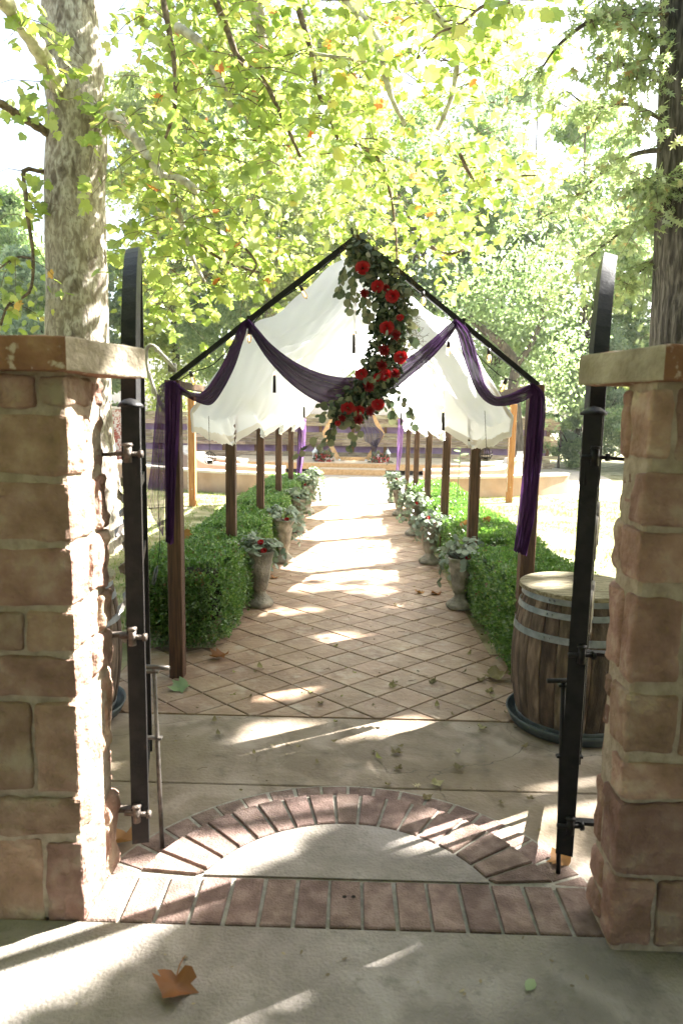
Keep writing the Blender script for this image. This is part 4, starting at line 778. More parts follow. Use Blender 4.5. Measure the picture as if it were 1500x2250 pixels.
def bouquet(c, label, r, seed):
    t = thing('flower_bouquet', label, 'bouquet', c, 'red and white bouquets on the stage'); q = np.random.default_rng(seed); d = q.normal(size=(260, 3)); d[:, 2] = np.abs(d[:, 2]); d /= np.linalg.norm(d, axis=1, keepdims=True); p = np.array(c) + d * r * q.uniform(.6, 1.05, (260, 1)) * np.array([1, .8, 1.15])
    cloud('red_blooms', T_dol, p[:120], rdir(120), d[:120] + .3 * rdir(120), .085, m_flr, t, 'stuff'); cloud('white_blooms', T_dol, p[120:190], rdir(70), d[120:190] + .3 * rdir(70), .075, m_flw, t, 'stuff'); cloud('leaves', T_euc, p[190:], d[190:] + .4 * rdir(70), rdir(70), .16, m_euc, t, 'stuff')
    m = MB(); m.lathe([(.10, -.0), (.13, .02), (.15, .12), (.12, .16)], (c[0], c[1], c[2] - .01), 14); m.build('basket', m_rope, t)
a = P(711, 1012, 21.2); b = P(836, 1022, 20.95)
bouquet((a.x, 21.2, .337), 'rounded coral and white bouquet on the left of the stage', .27, 1); bouquet((b.x, 21.1, .337), 'loose red and white bouquet on the right of the stage', .26, 2)
for px, lab in ((692, 'small white lantern left of the left bouquet on the stage'), (851, 'small white lantern right of the right bouquet on the stage')):
    q = P(px, 1010, 21.25); t = thing('white_lantern', lab, 'lantern', (q.x, 21.25, .337), 'white stage lanterns'); z = .337
    m = MB(); m.box((q.x - .07, 21.18, z), (q.x + .07, 21.32, z + .025)); m.build('base', m_white, t); m = MB()
    for dx in (-.06, .06):
        for dy in (-.06, .06): m.box((q.x + dx - .008, 21.25 + dy - .008, z + .026), (q.x + dx + .008, 21.25 + dy + .008, z + .27))
    m.build('frame', m_white, t); m = MB(); m.lathe([(.105, .272), (.09, .30), (.03, .38), (.012, .40), (.012, .44)], (q.x, 21.25, z), 4); m.build('roof', m_white, t); m = MB(); m.lathe([(.025, .03), (.025, .14), (.002, .145)], (q.x, 21.25, z), 10); m.build('candle', m_flw, t)

# ================================================================ horizontal board fence with purple bands
FY = 24.6; fx0, fx1 = P(205, 1000, FY).x, P(1205, 1000, FY).x
fen = thing('board_fence', 'weathered horizontal board fence with purple bands behind the stage', 'fence', (0, FY, 0))
zf = lambda py: P(776, py, FY).z
for x in np.arange(fx0 + .1, fx1, 1.16): m = MB(); m.box((x - .055, FY + .03, -.05), (x + .055, FY + .12, zf(914))); m.build('post', m_fpost, fen)
m = MB(); m.box((fx0, FY + .14, .05), (fx1, FY + .17, zf(926))); m.build('purple_backing', m_purplefab, fen)
for za, zb, rows in ((zf(938), zf(911), 3), (zf(981), zf(951), 4), (zf(1028), zf(994), 4)):
    hgt = (zb - za) / rows
    for r in range(rows):
        x = fx0 - random.uniform(0, .3)
        while x < fx1 + .05:
            L = random.choice([1.16, 2.32, 2.32, 3.48]); x2 = min(x + L, fx1 + random.uniform(.05, .4)); dy = random.uniform(-.012, .012); dz = random.uniform(-.006, .006)
            m = MB(); m.box((x + .004, FY - .01 + dy, za + r * hgt + .006 + dz), (x2 - .004, FY + .018 + dy, za + (r + 1) * hgt - .004 + dz)); m.build('board', m_board, fen); x += L
q = P(247, 1000, 21.5); bc = thing('brick_column', 'red and white speckled brick column seen between the left pillar and the gate', 'brick column', (q.x, 21.5, 0))
for r in range(16):
    z = r * .115; m = MB(); m.box((q.x - .28, 21.3, z), (q.x + .28, 21.7, z + .105), bev=.006); m.build('brick_course', m_redbr, bc)
m = MB(); m.box((q.x - .33, 21.25, 1.842), (q.x + .33, 21.75, 1.92), bev=.01); m.build('coping', m_cap2, bc)

# ================================================================ trees
def tree(name, label, base, h, trunk_r, crown, nclump, per, leaf, T, lsc, bark, seed, group=None, lean=(0, 0), sun_holes=None, limbs=7, trunk_top=.62, parts=True):
    """crown: (centre, radii). Leaves gather in clumps spread through the crown's volume."""
    r = np.random.default_rng(seed); t = thing(name, label, 'tree', base, group); b = np.array(base, float); m = MB(); top = b + np.array([lean[0], lean[1], h * trunk_top])
    pts = lerp_poly([b + [0, 0, -.1], b + [lean[0]*.2 + r.normal()*.05, lean[1]*.2, h * .2], b + [lean[0]*.6, lean[1]*.6 + r.normal()*.1, h * .42], top], 12); rr = [trunk_r * (1.35 if i == 0 else 1.0 - .62 * i / 11) for i in range(12)]
    m.tube([tuple(p) for p in pts], rr, 12); cc, cr = np.array(crown[0], float), np.array(crown[1], float)
    d = r.normal(size=(nclump, 3)); d /= np.linalg.norm(d, axis=1, keepdims=True); cl = cc + d * cr * (r.uniform(.25, 1, (nclump, 1)) ** .5)
    m.build('trunk', bark, t, True)
    for i in range(limbs):
        m = MB(); s0 = pts[int(5 + 6 * i / limbs)]; e = cl[i % nclump]; mid = (s0 + e) / 2 + r.normal(size=3) * .25 + [0, 0, .2]; q = lerp_poly([s0, mid, e], 8); m.tube([tuple(p) for p in q], [trunk_r * .42 * (1 - .8 * k / 7) for k in range(8)], 7); m.build('limb', bark, t, True)
    P_ = []; 
    for c in cl:
        k = int(per * r.uniform(.6, 1.4)); s = r.uniform(.5, 1.1) * cr.mean() * .24; o = r.normal(size=(k, 3)); o /= np.linalg.norm(o, axis=1, keepdims=True); P_.append(c + o * (r.random((k, 1)) ** .45) * s * np.array([1.15, 1.15, .75]))
    P_ = np.concatenate(P_); k = len(P_)
    if sun_holes is not None: P_ = P_[sun_holes(P_)]; k = len(P_)
    v = r.normal(size=(k, 3)); v[:, 2] -= .6; nn = r.normal(size=(k, 3)); nn[:, 2] += .5
    cloud('crown', T, P_, v, nn, r.uniform(.7, 1.3, k) * lsc, leaf, t, 'stuff'); return t
# woods behind the fence: three kinds, each tree its own crown position
specs = [(-15.5, 30, 11.5, 1, 'tall grey-green tree far left beyond the fence'), (-11.2, 27.5, 9.0, 2, 'lower blue-green tree behind the left pillar'), (-8.0, 31, 13.5, 0, 'tall yellow-green tree behind the sycamore trunk'), (-4.4, 28, 12.5, 1, 'deep green tree behind the fence, left of the hexagon'),
         (-.6, 31.5, 14.5, 0, 'tall sunlit tree directly behind the stage'), (2.9, 28.0, 11.0, 1, 'deep green tree behind the gable peak, right of the stage'), (6.2, 31.5, 12.5, 2, 'pale blue-green tree above the right rafter'), (8.8, 27.5, 10.0, 1, 'dark green tree behind the right end of the fence'),
         (12.5, 30, 11.5, 0, 'yellow-green tree above the right gate leaf'), (16.2, 28, 11.5, 2, 'blue-green tree behind the right pillar'), (20.5, 32, 13, 1, 'deep green tree at the far right of the woods'), (-20, 33, 12.5, 0, 'yellowish tree at the far left of the woods')]
for i, (x, y, h, kd, lab) in enumerate(specs):
    if -9 < x < 9: h *= 1.35
    tree('woodland_tree', lab, (x, y, 0), h, .24, ((x, y, h * .55), (2.9, 2.6, h * .46)), 84, 430, m_bg[kd], T_qd, .20, m_bgbark, 100 + i, 'trees of the woods behind the fence', (random.uniform(-.6, .6), 0))
for i, (x, y, w, h, kd, lab) in enumerate(((7.6, 25.6, 1.5, 3.4, 1, 'dark leafy bush at the right end of the fence'), (10.6, 24.6, 1.7, 3.0, 1, 'dark bush behind the right gate leaf'), (13.4, 25, 1.8, 3.6, 2, 'blue-green bush behind the right pillar'), (-9.8, 24.2, 1.6, 3.6, 1, 'green bush left of the fence'), (-12.8, 23.5, 1.7, 4.2, 2, 'blue-green bush behind the left pillar'), (9.2, 26.6, 1.8, 5.2, 2, 'tall loose bush behind the fence end'))):
    tree('woodland_bush', lab, (x, y, 0), h * .7, .06, ((x, y, h * .5), (w, w * .8, h * .5)), 34, 260, m_bg[kd], T_qd, .13, m_bgbark, 300 + i, 'bushes at the edge of the woods')
mb = MB(); q = P(599, 1008, 25.6)
tl = thing('pale_trunk_tree', 'tree with a pale flaking trunk standing just behind the board fence', 'tree', (q.x, 25.6, 0)); mb.tube([(q.x + .1 * math.sin(z), 25.6, z - .1) for z in np.linspace(0, 8, 10)], [.42, .33, .30, .29, .28, .27, .25, .22, .19, .15], 14); mb.build('trunk', m_bark, tl, True)
d = rdir(60); cl = np.array([q.x, 25.6, 8.4]) + d * np.array([2.6, 2.2, 2.6]); pp = np.concatenate([c + rng.normal(size=(230, 3)) * .5 for c in cl]); cloud('crown', T_qd, pp, rdir(len(pp), -.5), rdir(len(pp), .5), rng.uniform(.13, .25, len(pp)), m_bg[0], tl, 'stuff')
mb = MB(); mb.tube([tuple(p) for p in lerp_poly([(P(1139, 1030, 23).x, 23, -.1), tuple(P(1133, 920, 23)), tuple(P(1126, 850, 23)), tuple(P(1132, 800, 23)), tuple(P(1105, 760, 23)), tuple(P(1075, 735, 23)), tuple(P(1020, 690, 23.5))], 24)], np.linspace(.24, .10, 24), 9)
dl = thing('leaning_tree', 'dark leaning trunk with a forked limb behind the right eave', 'tree', (P(1139, 1030, 23).x, 23, 0)); mb.build('trunk', m_bgbark, dl, True); mb = MB(); mb.tube([tuple(P(1130, 805, 23)), tuple(P(1160, 770, 23)), tuple(P(1190, 700, 23.4)), tuple(P(1200, 640, 23.6))], [.13, .11, .08, .05], 8); mb.build('limb', m_bgbark, dl, True)
cl = np.array([P(px, py, 23 + random.uniform(-1, 1)) for px, py in ((1000, 680), (1060, 700), (1040, 640), (1110, 680), (1180, 640), (1210, 700), (1150, 600), (1230, 620), (1160, 720), (1250, 760), (1215, 810), (1200, 870), (1265, 870), (1080, 600), (1190, 560))]); pp = np.concatenate([c + rng.normal(size=(420, 3)) * .5 for c in cl]); cloud('crown', T_qd, pp, rdir(len(pp), -.5), rdir(len(pp), .5), rng.uniform(.09, .17, len(pp)), m_bg[1], dl, 'stuff')

# ---------------------------------------------------------------- the sycamore over the path
sy = thing('sycamore_tree', 'large sycamore with mottled pale trunk behind the left pillar, its boughs over the arbour', 'tree', (-3.42, 8.45, 0)); YS = 8.45
def edge(px0, px1, py): a, b = P(px0, py, YS), P(px1, py, YS); return ((a + b) / 2), (b - a).length / 2
ck = [edge(100, 210, -420), edge(94, 211, -200), edge(96, 212, 0), edge(103, 220, 150), edge(107, 232, 250), edge(106, 230, 400), edge(108, 230, 560), edge(108, 236, 740), edge(110, 240, 900), edge(108, 243, 1050), edge(100, 248, 1150), edge(85, 262, 1210), edge(60, 290, 1245)][::-1]
mb = MB(); cp = lerp_poly([tuple(c) for c, r in ck], 34); rp = np.interp(np.linspace(0, 1, 34), np.linspace(0, 1, len(ck)), [r for c, r in ck]); mb.tube([tuple(p) for p in cp], rp, 26)
o = mb.build('trunk', m_bark, sy, True)
for v in o.data.vertices:
    n_ = noise.noise(v.co * 2.2) * .03 + noise.noise(v.co * 7) * .012; a = Vector((v.co.x, v.co.y, 0)); v.co += a.normalized() * n_
syc_limbs = [([(205, 245, 8.3), (245, 250, 8.0), (290, 290, 7.7), (330, 345, 7.4), (362, 392, 7.2), (400, 395, 7.0), (432, 420, 6.9)], .105, .035, m_limb), ([(150, 205, 8.3), (125, 185, 8.1), (95, 125, 7.8), (55, 60, 7.4), (5, -5, 7.0), (-60, -90, 6.6)], .10, .075, m_limb),
             ([(118, 300, 8.4), (95, 285, 8.2), (45, 255, 8.0), (0, 226, 7.8), (-70, 190, 7.5)], .055, .035, m_twig), ([(120, 378, 8.4), (90, 377, 8.3), (54, 373, 8.2), (56, 420, 8.15), (62, 480, 8.1), (73, 560, 8.1), (66, 640, 8.1), (20, 668, 8.1), (2, 715, 8.1)], .026, .014, m_twig), ([(72, 568, 8.1), (36, 566, 8.1), (0, 590, 8.1)], .016, .008, m_twig),
             ([(362, 392, 7.2), (385, 450, 7.1), (410, 520, 7.0), (425, 570, 6.95), (450, 620, 6.9)], .038, .016, m_limb), ([(340, 400, 7.4), (342, 450, 7.4), (348, 520, 7.4)], .022, .012, m_limb), ([(355, -20, 6.4), (372, 70, 6.4), (384, 150, 6.4), (383, 240, 6.4), (360, 312, 6.4)], .03, .012, m_twig), ([(390, 60, 7.4), (430, 85, 7.3), (460, 130, 7.2), (490, 190, 7.1), (508, 235, 7.1)], .05, .025, m_limb),
             ([(470, -10, 6.6), (505, 80, 6.6), (525, 128, 6.6), (576, 172, 6.7), (605, 225, 6.7), (640, 300, 6.8), (660, 345, 6.8)], .035, .014, m_twig), ([(645, -10, 7.0), (672, 70, 7.0), (685, 120, 7.0), (698, 200, 7.0), (740, 300, 7.0), (742, 345, 7.0)], .033, .011, m_twig), ([(685, 118, 7.0), (730, 124, 6.9), (805, 136, 6.9)], .018, .01, m_limb), ([(755, -10, 7.4), (800, 45, 7.4), (836, 105, 7.4), (845, 165, 7.4), (862, 220, 7.4), (890, 275, 7.4)], .05, .02, m_limb),
             ([(925, -20, 6.8), (955, 30, 6.8), (1003, 82, 6.8), (1005, 120, 6.8), (995, 200, 6.8), (970, 265, 6.8), (960, 285, 6.8)], .036, .02, m_limb), ([(1010, 338, 7.6), (1030, 380, 7.6), (1052, 408, 7.6), (1110, 390, 7.6), (1180, 385, 7.6)], .022, .009, m_twig), ([(1120, 4, 5.6), (1060, 14, 5.6), (1010, 55, 5.7), (960, 75, 5.8), (915, 130, 5.9)], .014, .006, m_twig), ([(750, 312, 8.0), (800, 325, 8.0), (840, 365, 8.0), (858, 430, 8.0), (868, 500, 8.0), (872, 580, 8.0)], .026, .01, m_twig),
             ([(990, 475, 9.5), (965, 505, 9.5), (930, 535, 9.5), (905, 545, 9.5)], .035, .02, m_limb), ([(935, 535, 9.4), (970, 555, 9.4), (1000, 556, 9.4), (1060, 530, 9.4)], .028, .01, m_twig), ([(535, 540, 7.0), (563, 580, 7.0), (545, 610, 7.0)], .014, .009, m_twig), ([(400, 500, 7.6), (470, 560, 7.6), (540, 590, 7.6), (620, 610, 7.6)], .02, .007, m_twig), ([(300, 700, 7.8), (340, 640, 7.8), (370, 600, 7.8)], .016, .01, m_limb), ([(560, -20, 9.2), (580, 140, 9.2), (600, 300, 9.2), (590, 400, 9.2)], .09, .05, m_limb)]
tw = []; mbt = MB()
for pl, r0, r1, mm in syc_limbs:
    q = lerp_poly([P(*p) for p in pl], 26); m = MB(); m.tube([tuple(p) for p in q], np.linspace(r0, r1, 26) * (1 + .12 * np.sin(np.arange(26) * 2.1)), 9); m.build('branch', mm, sy, True)
    if pl[0][0] > 130 or pl[0][1] > 320: tw += [(q[int(i)], 1) for i in rng.uniform(2, 25, max(4, int(np.linalg.norm(q[-1] - q[0]) * 6)))]
# hanging twigs spread through the bough's volume, thicker on the left
while len(tw) < 1150:
    x, y, z = rng.uniform(-3.6, 2.7), rng.uniform(6.2, 11.6), rng.uniform(2.9, 9.2)
    if z < 2.95 + .26 * (x + 3.0) + .12 * (y - 5.4) * .5 + .35 * noise.noise(Vector((x * 1.3, y, 2))): continue
    if x > .6 and rng.random() < (x - .6) / 2.3: continue
    if y < 7.0 and z > 6.2: continue
    if x < -.335 * y + .25: continue
    if noise.noise(Vector((x * .9, y * .9, z * .9))) < -.12: continue
    tw.append((np.array([x, y, z]), 0))
LP, LT, LN = [], [], []
for p, onb in tw:
    L = rng.uniform(.35, .95); d = np.array([rng.normal() * .8, rng.normal() * .8, rng.uniform(-.7, .25)]); d /= np.linalg.norm(d); e = p + d * L; mid = (p + e) / 2 + [0, 0, .06]; q = lerp_poly([p, mid, e + [0, 0, -.10]], 8); mbt.tube([tuple(v) for v in q[::2]], [.006, .0045, .0035, .0025], 4, 0, False)
    for i in range(rng.integers(6, 12)):
        c = q[rng.integers(1, 8)] + rng.normal(size=3) * .05; a = rng.uniform(0, 6.283); LP.append(c + [0, 0, -.03]); LT.append((math.cos(a) * .8 + d[0] * .4, math.sin(a) * .8, rng.uniform(-1.0, .15))); LN.append(rng.normal(size=3) * .55 + [0.1, -.25, .8])
mbt.build('twigs', m_twig, sy, kind='stuff')
# sprays beside the trunk on the left and the near leaves at the very top
for px, py, Y, k, sp in ((60, 250, 7.6, 9, 30), (20, 240, 7.6, 8, 20), (95, 400, 8.0, 6, 18), (60, 455, 8.0, 4, 12), (10, 440, 8.0, 3, 12), (75, 245, 7.8, 5, 12), (80, 60, 7.9, 10, 35), (40, 690, 8.2, 14, 40), (90, 640, 8.2, 8, 30), (1150, 30, 4.9, 4, 22), (1210, 15, 4.7, 2, 12), (1040, 40, 5.2, 6, 30), (1100, 15, 5.0, 4, 25), (935, 150, 5.4, 2, 6), (1000, 90, 6.2, 8, 40), (1090, 395, 7.4, 22, 45), (1170, 400, 7.4, 10, 40), (1050, 470, 7.4, 16, 40), (1090, 520, 7.5, 8, 25), (1060, 330, 7.6, 8, 30)):
    for _ in range(k): LP.append(np.array(P(px + rng.normal() * sp, py + rng.normal() * sp * .7, Y + rng.normal() * .15))); LT.append((rng.normal() * .7, rng.normal() * .4, -.7)); LN.append(rng.normal(size=3) * .5 + [0, -.7, .6])
LP, LT, LN = np.array(LP), np.array(LT), np.array(LN); sz = rng.uniform(.07, .138, len(LP)); dist = np.linalg.norm(LP - np.array([0, 0, CH]), axis=1)
vis = np.array([abs((Vector(p) - Vector((0, 0, CH))).dot(CR.to_3x3() @ Vector((1, 0, 0)))) / max(.1, -(Vector(p) - Vector((0, 0, CH))).dot(CR.to_3x3() @ Vector((0, 0, 1)))) < .5 for p in LP]); key = np.where(vis, sz / dist, 0); od = np.argsort(-key); sing, rest = od[:296], od[296:]
sme = tmesh('sycamore_leaf', T_syc, m_syco)
for i in sing: place('leaf', sme, LP[i], tuple(LT[i]), tuple(LN[i]), sz[i], sy)
cloud('crown', T_syc, LP[rest], LT[rest], LN[rest], sz[rest], m_syc, sy, 'stuff')

# ---------------------------------------------------------------- the pin oak on the right
YO = 6.3; ok = thing('pin_oak_tree', 'pin oak with dark furrowed trunk behind the right pillar', 'tree', tuple(G(1530, 1120)))
ec = lambda l, w, py: (P(l + w / 2, py, YO), w / 2 * (P(1, py, YO) - P(0, py, YO)).length)
ck = [ec(1425, 215, 1600), ec(1428, 200, 1100), ec(1428, 195, 900), ec(1430, 190, 740), ec(1440, 180, 560), ec(1450, 170, 300), ec(1456, 165, 100), ec(1458, 160, -50), ec(1462, 150, -300), ec(1468, 140, -600)]
cp = lerp_poly([tuple(c) for c, r in ck], 130); rp = np.interp(np.linspace(0, 1, 130), np.linspace(0, 1, len(ck)), [r for c, r in ck]); mb = MB(); mb.tube([tuple(p) for p in cp], rp, 110); o = mb.build('trunk', m_oakb, ok, True)
ok.location.z = 0
for v in o.data.vertices:
    a = Vector((v.co.x - .0, v.co.y, 0)); ag = math.atan2(a.y, a.x); v.co += a.normalized() * (.020 - .045 * max(0, 1 - 3.2 * abs(noise.noise(Vector((math.cos(ag) * 7, math.sin(ag) * 7, v.co.z * 1.7))))) + .010 * noise.noise(Vector((v.co.x * 25, v.co.y * 25, v.co.z * 9))))
OP, OT, ON = [], [], []; mbt = MB()
obr = [([(1462, 30, 6.2), (1430, 25, 6.1), (1380, 28, 6.0), (1310, 38, 5.9), (1230, 95, 5.9), (1190, 150, 5.9)], .035, .008), ([(1450, 90, 6.2), (1400, 70, 6.3), (1350, 60, 6.4)], .02, .006), ([(1440, 420, 6.2), (1436, 405, 6.1), (1420, 390, 6.0)], .018, .006), ([(1450, 260, 6.2), (1380, 230, 6.4), (1300, 235, 6.6), (1245, 200, 6.7)], .02, .005), ([(1445, 470, 6.3), (1380, 500, 6.5), (1300, 560, 6.8), (1265, 600, 7.0)], .018, .005), ([(1450, 330, 6.2), (1390, 340, 6.4), (1320, 380, 6.8), (1240, 450, 7.2), (1150, 500, 7.5)], .022, .005), ([(1450, 180, 6.1), (1410, 150, 5.9), (1330, 140, 5.8)], .02, .005), ([(1450, 560, 6.3), (1400, 600, 6.6), (1340, 640, 7.0)], .016, .005)]
opts = []
for pl, r0, r1 in obr:
    q = lerp_poly([P(*p) for p in pl], 24); m = MB(); m.tube([tuple(p) for p in q], np.linspace(r0, r1, 24), 7); m.build('branch', m_bgbark, ok, True); opts += [q[i] for i in rng.integers(3, 24, 26)]
for px, py, Y, k, sp in ((1250, 110, 6.4, 26, 50), (1350, 60, 6.2, 30, 50), (1390, 150, 6.2, 26, 45), (1310, 200, 6.6, 20, 50), (1380, 260, 6.4, 24, 45), (1400, 350, 6.4, 22, 45), (1330, 330, 6.8, 18, 50), (1250, 300, 7.0, 4, 60), (1390, 430, 6.5, 24, 45), (1310, 430, 7.0, 20, 60), (1230, 440, 7.2, 14, 50), (1380, 520, 6.7, 20, 50), (1290, 540, 7.2, 18, 60), (1200, 540, 7.6, 14, 50), (1400, 600, 6.7, 16, 45), (1300, 640, 7.2, 12, 60), (1150, 140, 6.6, 14, 40), (1160, 250, 7.0, 8, 40), (1480, 210, 5.7, 8, 18), (1470, 300, 5.7, 9, 20), (1480, 380, 5.7, 8, 18), (1250, 20, 6.0, 10, 60), (1430, 680, 6.9, 8, 35)):
    opts += [np.array(P(px + rng.normal() * sp, py + rng.normal() * sp, Y + rng.normal() * .3)) for _ in range(max(1, int(k * .30)))]
for p in opts:
    p = np.array(p); L = rng.uniform(.15, .4); d = rng.normal(size=3) * [1, 1, .5] + [-.3, 0, -.35]; d /= np.linalg.norm(d); e = p + d * L; mbt.tube([tuple(p), tuple((p + e) / 2 + [0, 0, .02]), tuple(e)], [.004, .003, .0015], 4, 0, False)
    for _ in range(rng.integers(7, 14)): OP.append(p + d * L * rng.uniform(.1, 1.05) + rng.normal(size=3) * .03); OT.append(d * .5 + rng.normal(size=3) * .6 + [0, 0, -.2]); ON.append(rng.normal(size=3) * .8 + [0, -.4, .7])
mbt.build('twigs', m_twig, ok, kind='stuff'); OP, OT, ON = np.array(OP), np.array(OT), np.array(ON); sz = rng.uniform(.065, .12, len(OP)); od = np.argsort(-sz / np.linalg.norm(OP - np.array([0, 0, CH]), axis=1)); ome = tmesh('pin_oak_leaf', T_oak, m_oako)
for i in od[:290]: place('leaf', ome, OP[i], tuple(OT[i]), tuple(ON[i]), sz[i], ok)
cloud('crown', T_oak, OP[od[290:]], OT[od[290:]], ON[od[290:]], sz[od[290:]], m_oak, ok, 'stuff')

# ---------------------------------------------------------------- unseen trees added to the right, crowns shaped to shade the gate
LIT = [(-1.10 + .95 * f, 1.60 + 1.08 * f, .07, .19 - .07 * f) for f in np.linspace(0, 1, 18)] + [(-.80, y, .1 + .11 * k, .12) for k in range(14) for y in (1.97, 2.10, 2.23)]
LIT += [(.78 - q * .866, 2.17 - q * .5, .07, .03) for q in np.linspace(.45, 1.2, 12)] + [(.62 - q * .866, 2.17 - q * .5, .07, .0) for q in np.linspace(.5, 1.2, 9)] 
LIT += [(*G(px, py, .07 if py > 1770 and 300 < px < 1200 else 0), r) for px, py, r in ((600,1615,.12),(560,1632,.08),(640,1600,.07),(800,1600,.09),(850,1598,.10),(900,1592,.06),(880,1668,.07),(620,1515,.10),(600,1535,.07),(650,1490,.08),(690,1480,.06),(780,1408,.08),(720,1400,.06),(885,1448,.08),(910,1440,.06),(660,1345,.07),(590,1345,.06),(700,1290,.1),(770,1270,.12),(820,1300,.1),(900,1330,.08),(640,1390,.05),(1180,1755,.13),(1270,1740,.14),(1120,1790,.09),(1000,1815,.08),(960,1800,.07),(930,1845,.06),(1270,1900,.06),(700,1250,.14),(640,1290,.08),(860,1240,.12),(760,1220,.18),(720,1190,.18),(540,1455,.04),(500,1460,.03))]
def holes(P_):  # cuts gaps in the added crowns so sun reaches the LIT spots
    keep = np.ones(len(P_), bool); s = np.array(SUN)
    for x, y, z, r in LIT:
        d = P_ - np.array([x, y, z]); al = d @ s; pr = np.linalg.norm(d - al[:, None] * s, axis=1); keep &= ~((pr < r + .10) & (al > 0))
    g = P_[:, :2] - P_[:, 2:3] * (np.array(SUN)[:2] / SUN.z)          # where the leaf's shade falls
    keep &= ~((g[:, 1] > 7.2) | (g[:, 0] > 3.0))
    o = P_[:, :2] - (P_[:, 2:3] - 4.6) * (np.array(SUN)[:2] / SUN.z); keep &= ~((o[:, 0] > 1.5) & (o[:, 0] < 3.7) & (o[:, 1] > 5.2) & (o[:, 1] < 8.2))
    inview = (P_[:, 0] < .54 * P_[:, 1] + .2) & (P_[:, 2] < CH + .62 * P_[:, 1] + .6); keep &= ~inview
    return keep
for i, (bx, by, cx_, cy_, cz, rx, ry, rz, lab) in enumerate(((8.6, 5.2, 6.9, 6.2, 7.2, 2.6, 3.3, 2.0, 'unseen tree added for shade on the right of the gate'), (9.8, 8.6, 8.9, 8.6, 8.6, 2.3, 3.0, 2.0, 'second unseen tree added for shade on the right beside the lawn'), (6.4, 2.6, 5.2, 3.6, 6.2, 2.0, 2.3, 1.8, 'unseen tree added for shade just outside the right pillar'))):
    tree('added_shade_tree', lab, (bx, by, 0), cz + rz * .6, .22, ((cx_, cy_, cz), (rx, ry, rz)), 90, 105, m_syc, T_syc, .17, m_bgbark, 500 + i, 'unseen trees added to shade the entrance', (cx_ - bx, cy_ - by), holes)

for i, (bx, by, cx_, cy_, cz, rx, ry, rz, lab) in enumerate(((-3.8, -3.2, -2.8, -1.2, 6.0, 3.4, 3.0, 1.8, 'unseen tree added for shade behind the viewer on the left'), (3.6, -3.4, 2.6, -1.6, 6.2, 3.4, 3.0, 1.8, 'unseen tree added for shade behind the viewer on the right'), (-6.6, 3.0, -5.6, 2.6, 6.0, 2.6, 2.6, 2.2, 'unseen tree added for shade beyond the left pillar'), (.4, -8.0, 0, -6.5, 5.0, 5.0, 2.6, 2.8, 'unseen tree added for shade farther behind the viewer'), (-7.5, -3.5, -7, -3.0, 3.4, 3.0, 3.6, 3.2, 'low unseen tree added for shade behind the viewer on the far left'), (7.0, -3.5, 6.6, -2.6, 3.4, 2.8, 3.6, 3.2, 'low unseen tree added for shade behind the viewer on the far right'), (5.4, .8, 4.6, .6, 2.9, 1.5, 1.9, 2.4, 'low unseen tree added for shade beyond the right pillar'), (-3.4, 1.2, -3.9, 1.0, 2.8, 1.5, 1.7, 2.4, 'low unseen tree added for shade beyond the left pillar, behind the viewer'))):
    tree('added_shade_tree', lab, (bx, by, 0), cz + rz * .5, .24, ((cx_, cy_, cz), (rx, ry, rz)), 80, 110, m_syc, T_syc, .22, m_bgbark, 520 + i, 'unseen trees added to shade the entrance', (cx_ - bx, cy_ - by), lambda q: ~((np.abs(q[:, 0]) < .54 * q[:, 1] + .3) & (q[:, 2] < CH + .62 * q[:, 1] + .6)))  # unseen trees added to block sky light from behind and the sides

# ================================================================ fallen leaves and a seedling
fl = tmesh('fallen_leaf', T_syc, m_brownleaf); fl2 = tmesh('fallen_scrap', T_euc, m_tanleaf); fl3 = tmesh('fallen_oak_leaf', T_oak, m_tanleaf); fl4 = tmesh('fallen_green_leaf', T_euc, m_greenleaf)
def curled(T, m, k, seed, stem=0.0):
    c, o = T[0][0], T[0][1:]; n = len(o); r = np.random.default_rng(seed); sd = Vector(r.uniform(-9, 9, 3)); V = [c] + [c + (q - c) * f for f in (.36, .7, 1.0) for q in o]; V = np.array(V)
    for q in V: d = np.hypot(q[0], q[1] - .4); q[2] = k * (.75 * d * d * (1 + .8 * math.sin(3 * math.atan2(q[1] - .4, q[0]) + seed)) + .16 * noise.noise(Vector((q[0] * 3, q[1] * 3, 1)) + sd)) + .05 * abs(q[0]) * k
    F = [(0, i + 1, (i + 1) % n + 1) for i in range(n)] + [(1 + a * n + i, 1 + (a+1) * n + i, 1 + (a+1) * n + (i+1) % n, 1 + a * n + (i+1) % n) for a in range(2) for i in range(n)]; V = V.tolist()
    if stem: b_ = len(V); V += [(-.022, .02, .02), (.022, .02, .02), (-.05, -stem * .5, .10), (-.01, -stem * .5, .10), (-.15, -stem, .16), (-.12, -stem, .16)]; F += [(b_, b_+1, b_+3, b_+2), (b_+2, b_+3, b_+5, b_+4)]
    return mesh_np('curled_leaf', V, [i for f in F for i in f], [len(f) for f in F], m, True)
    v = T[0].copy(); r = np.random.default_rng(seed); v[:, 2] += k * (v[:, 0] ** 2 * 1.6 + (v[:, 1] - .4) ** 2 * .8) + r.normal(size=len(v)) * .04 * k; return mesh_np('curled_leaf', v, [i for f in T[1] for i in f], [3] * len(T[1]), m)
big = [curled(T_syc, m_brownleaf, 1.0, 1), curled(T_syc, m_brownleaf, .7, 2), curled(T_oak, m_tanleaf, .6, 3), curled(T_euc, m_tanleaf, .8, 4), curled(T_syc, m_tanleaf, .8, 5)]
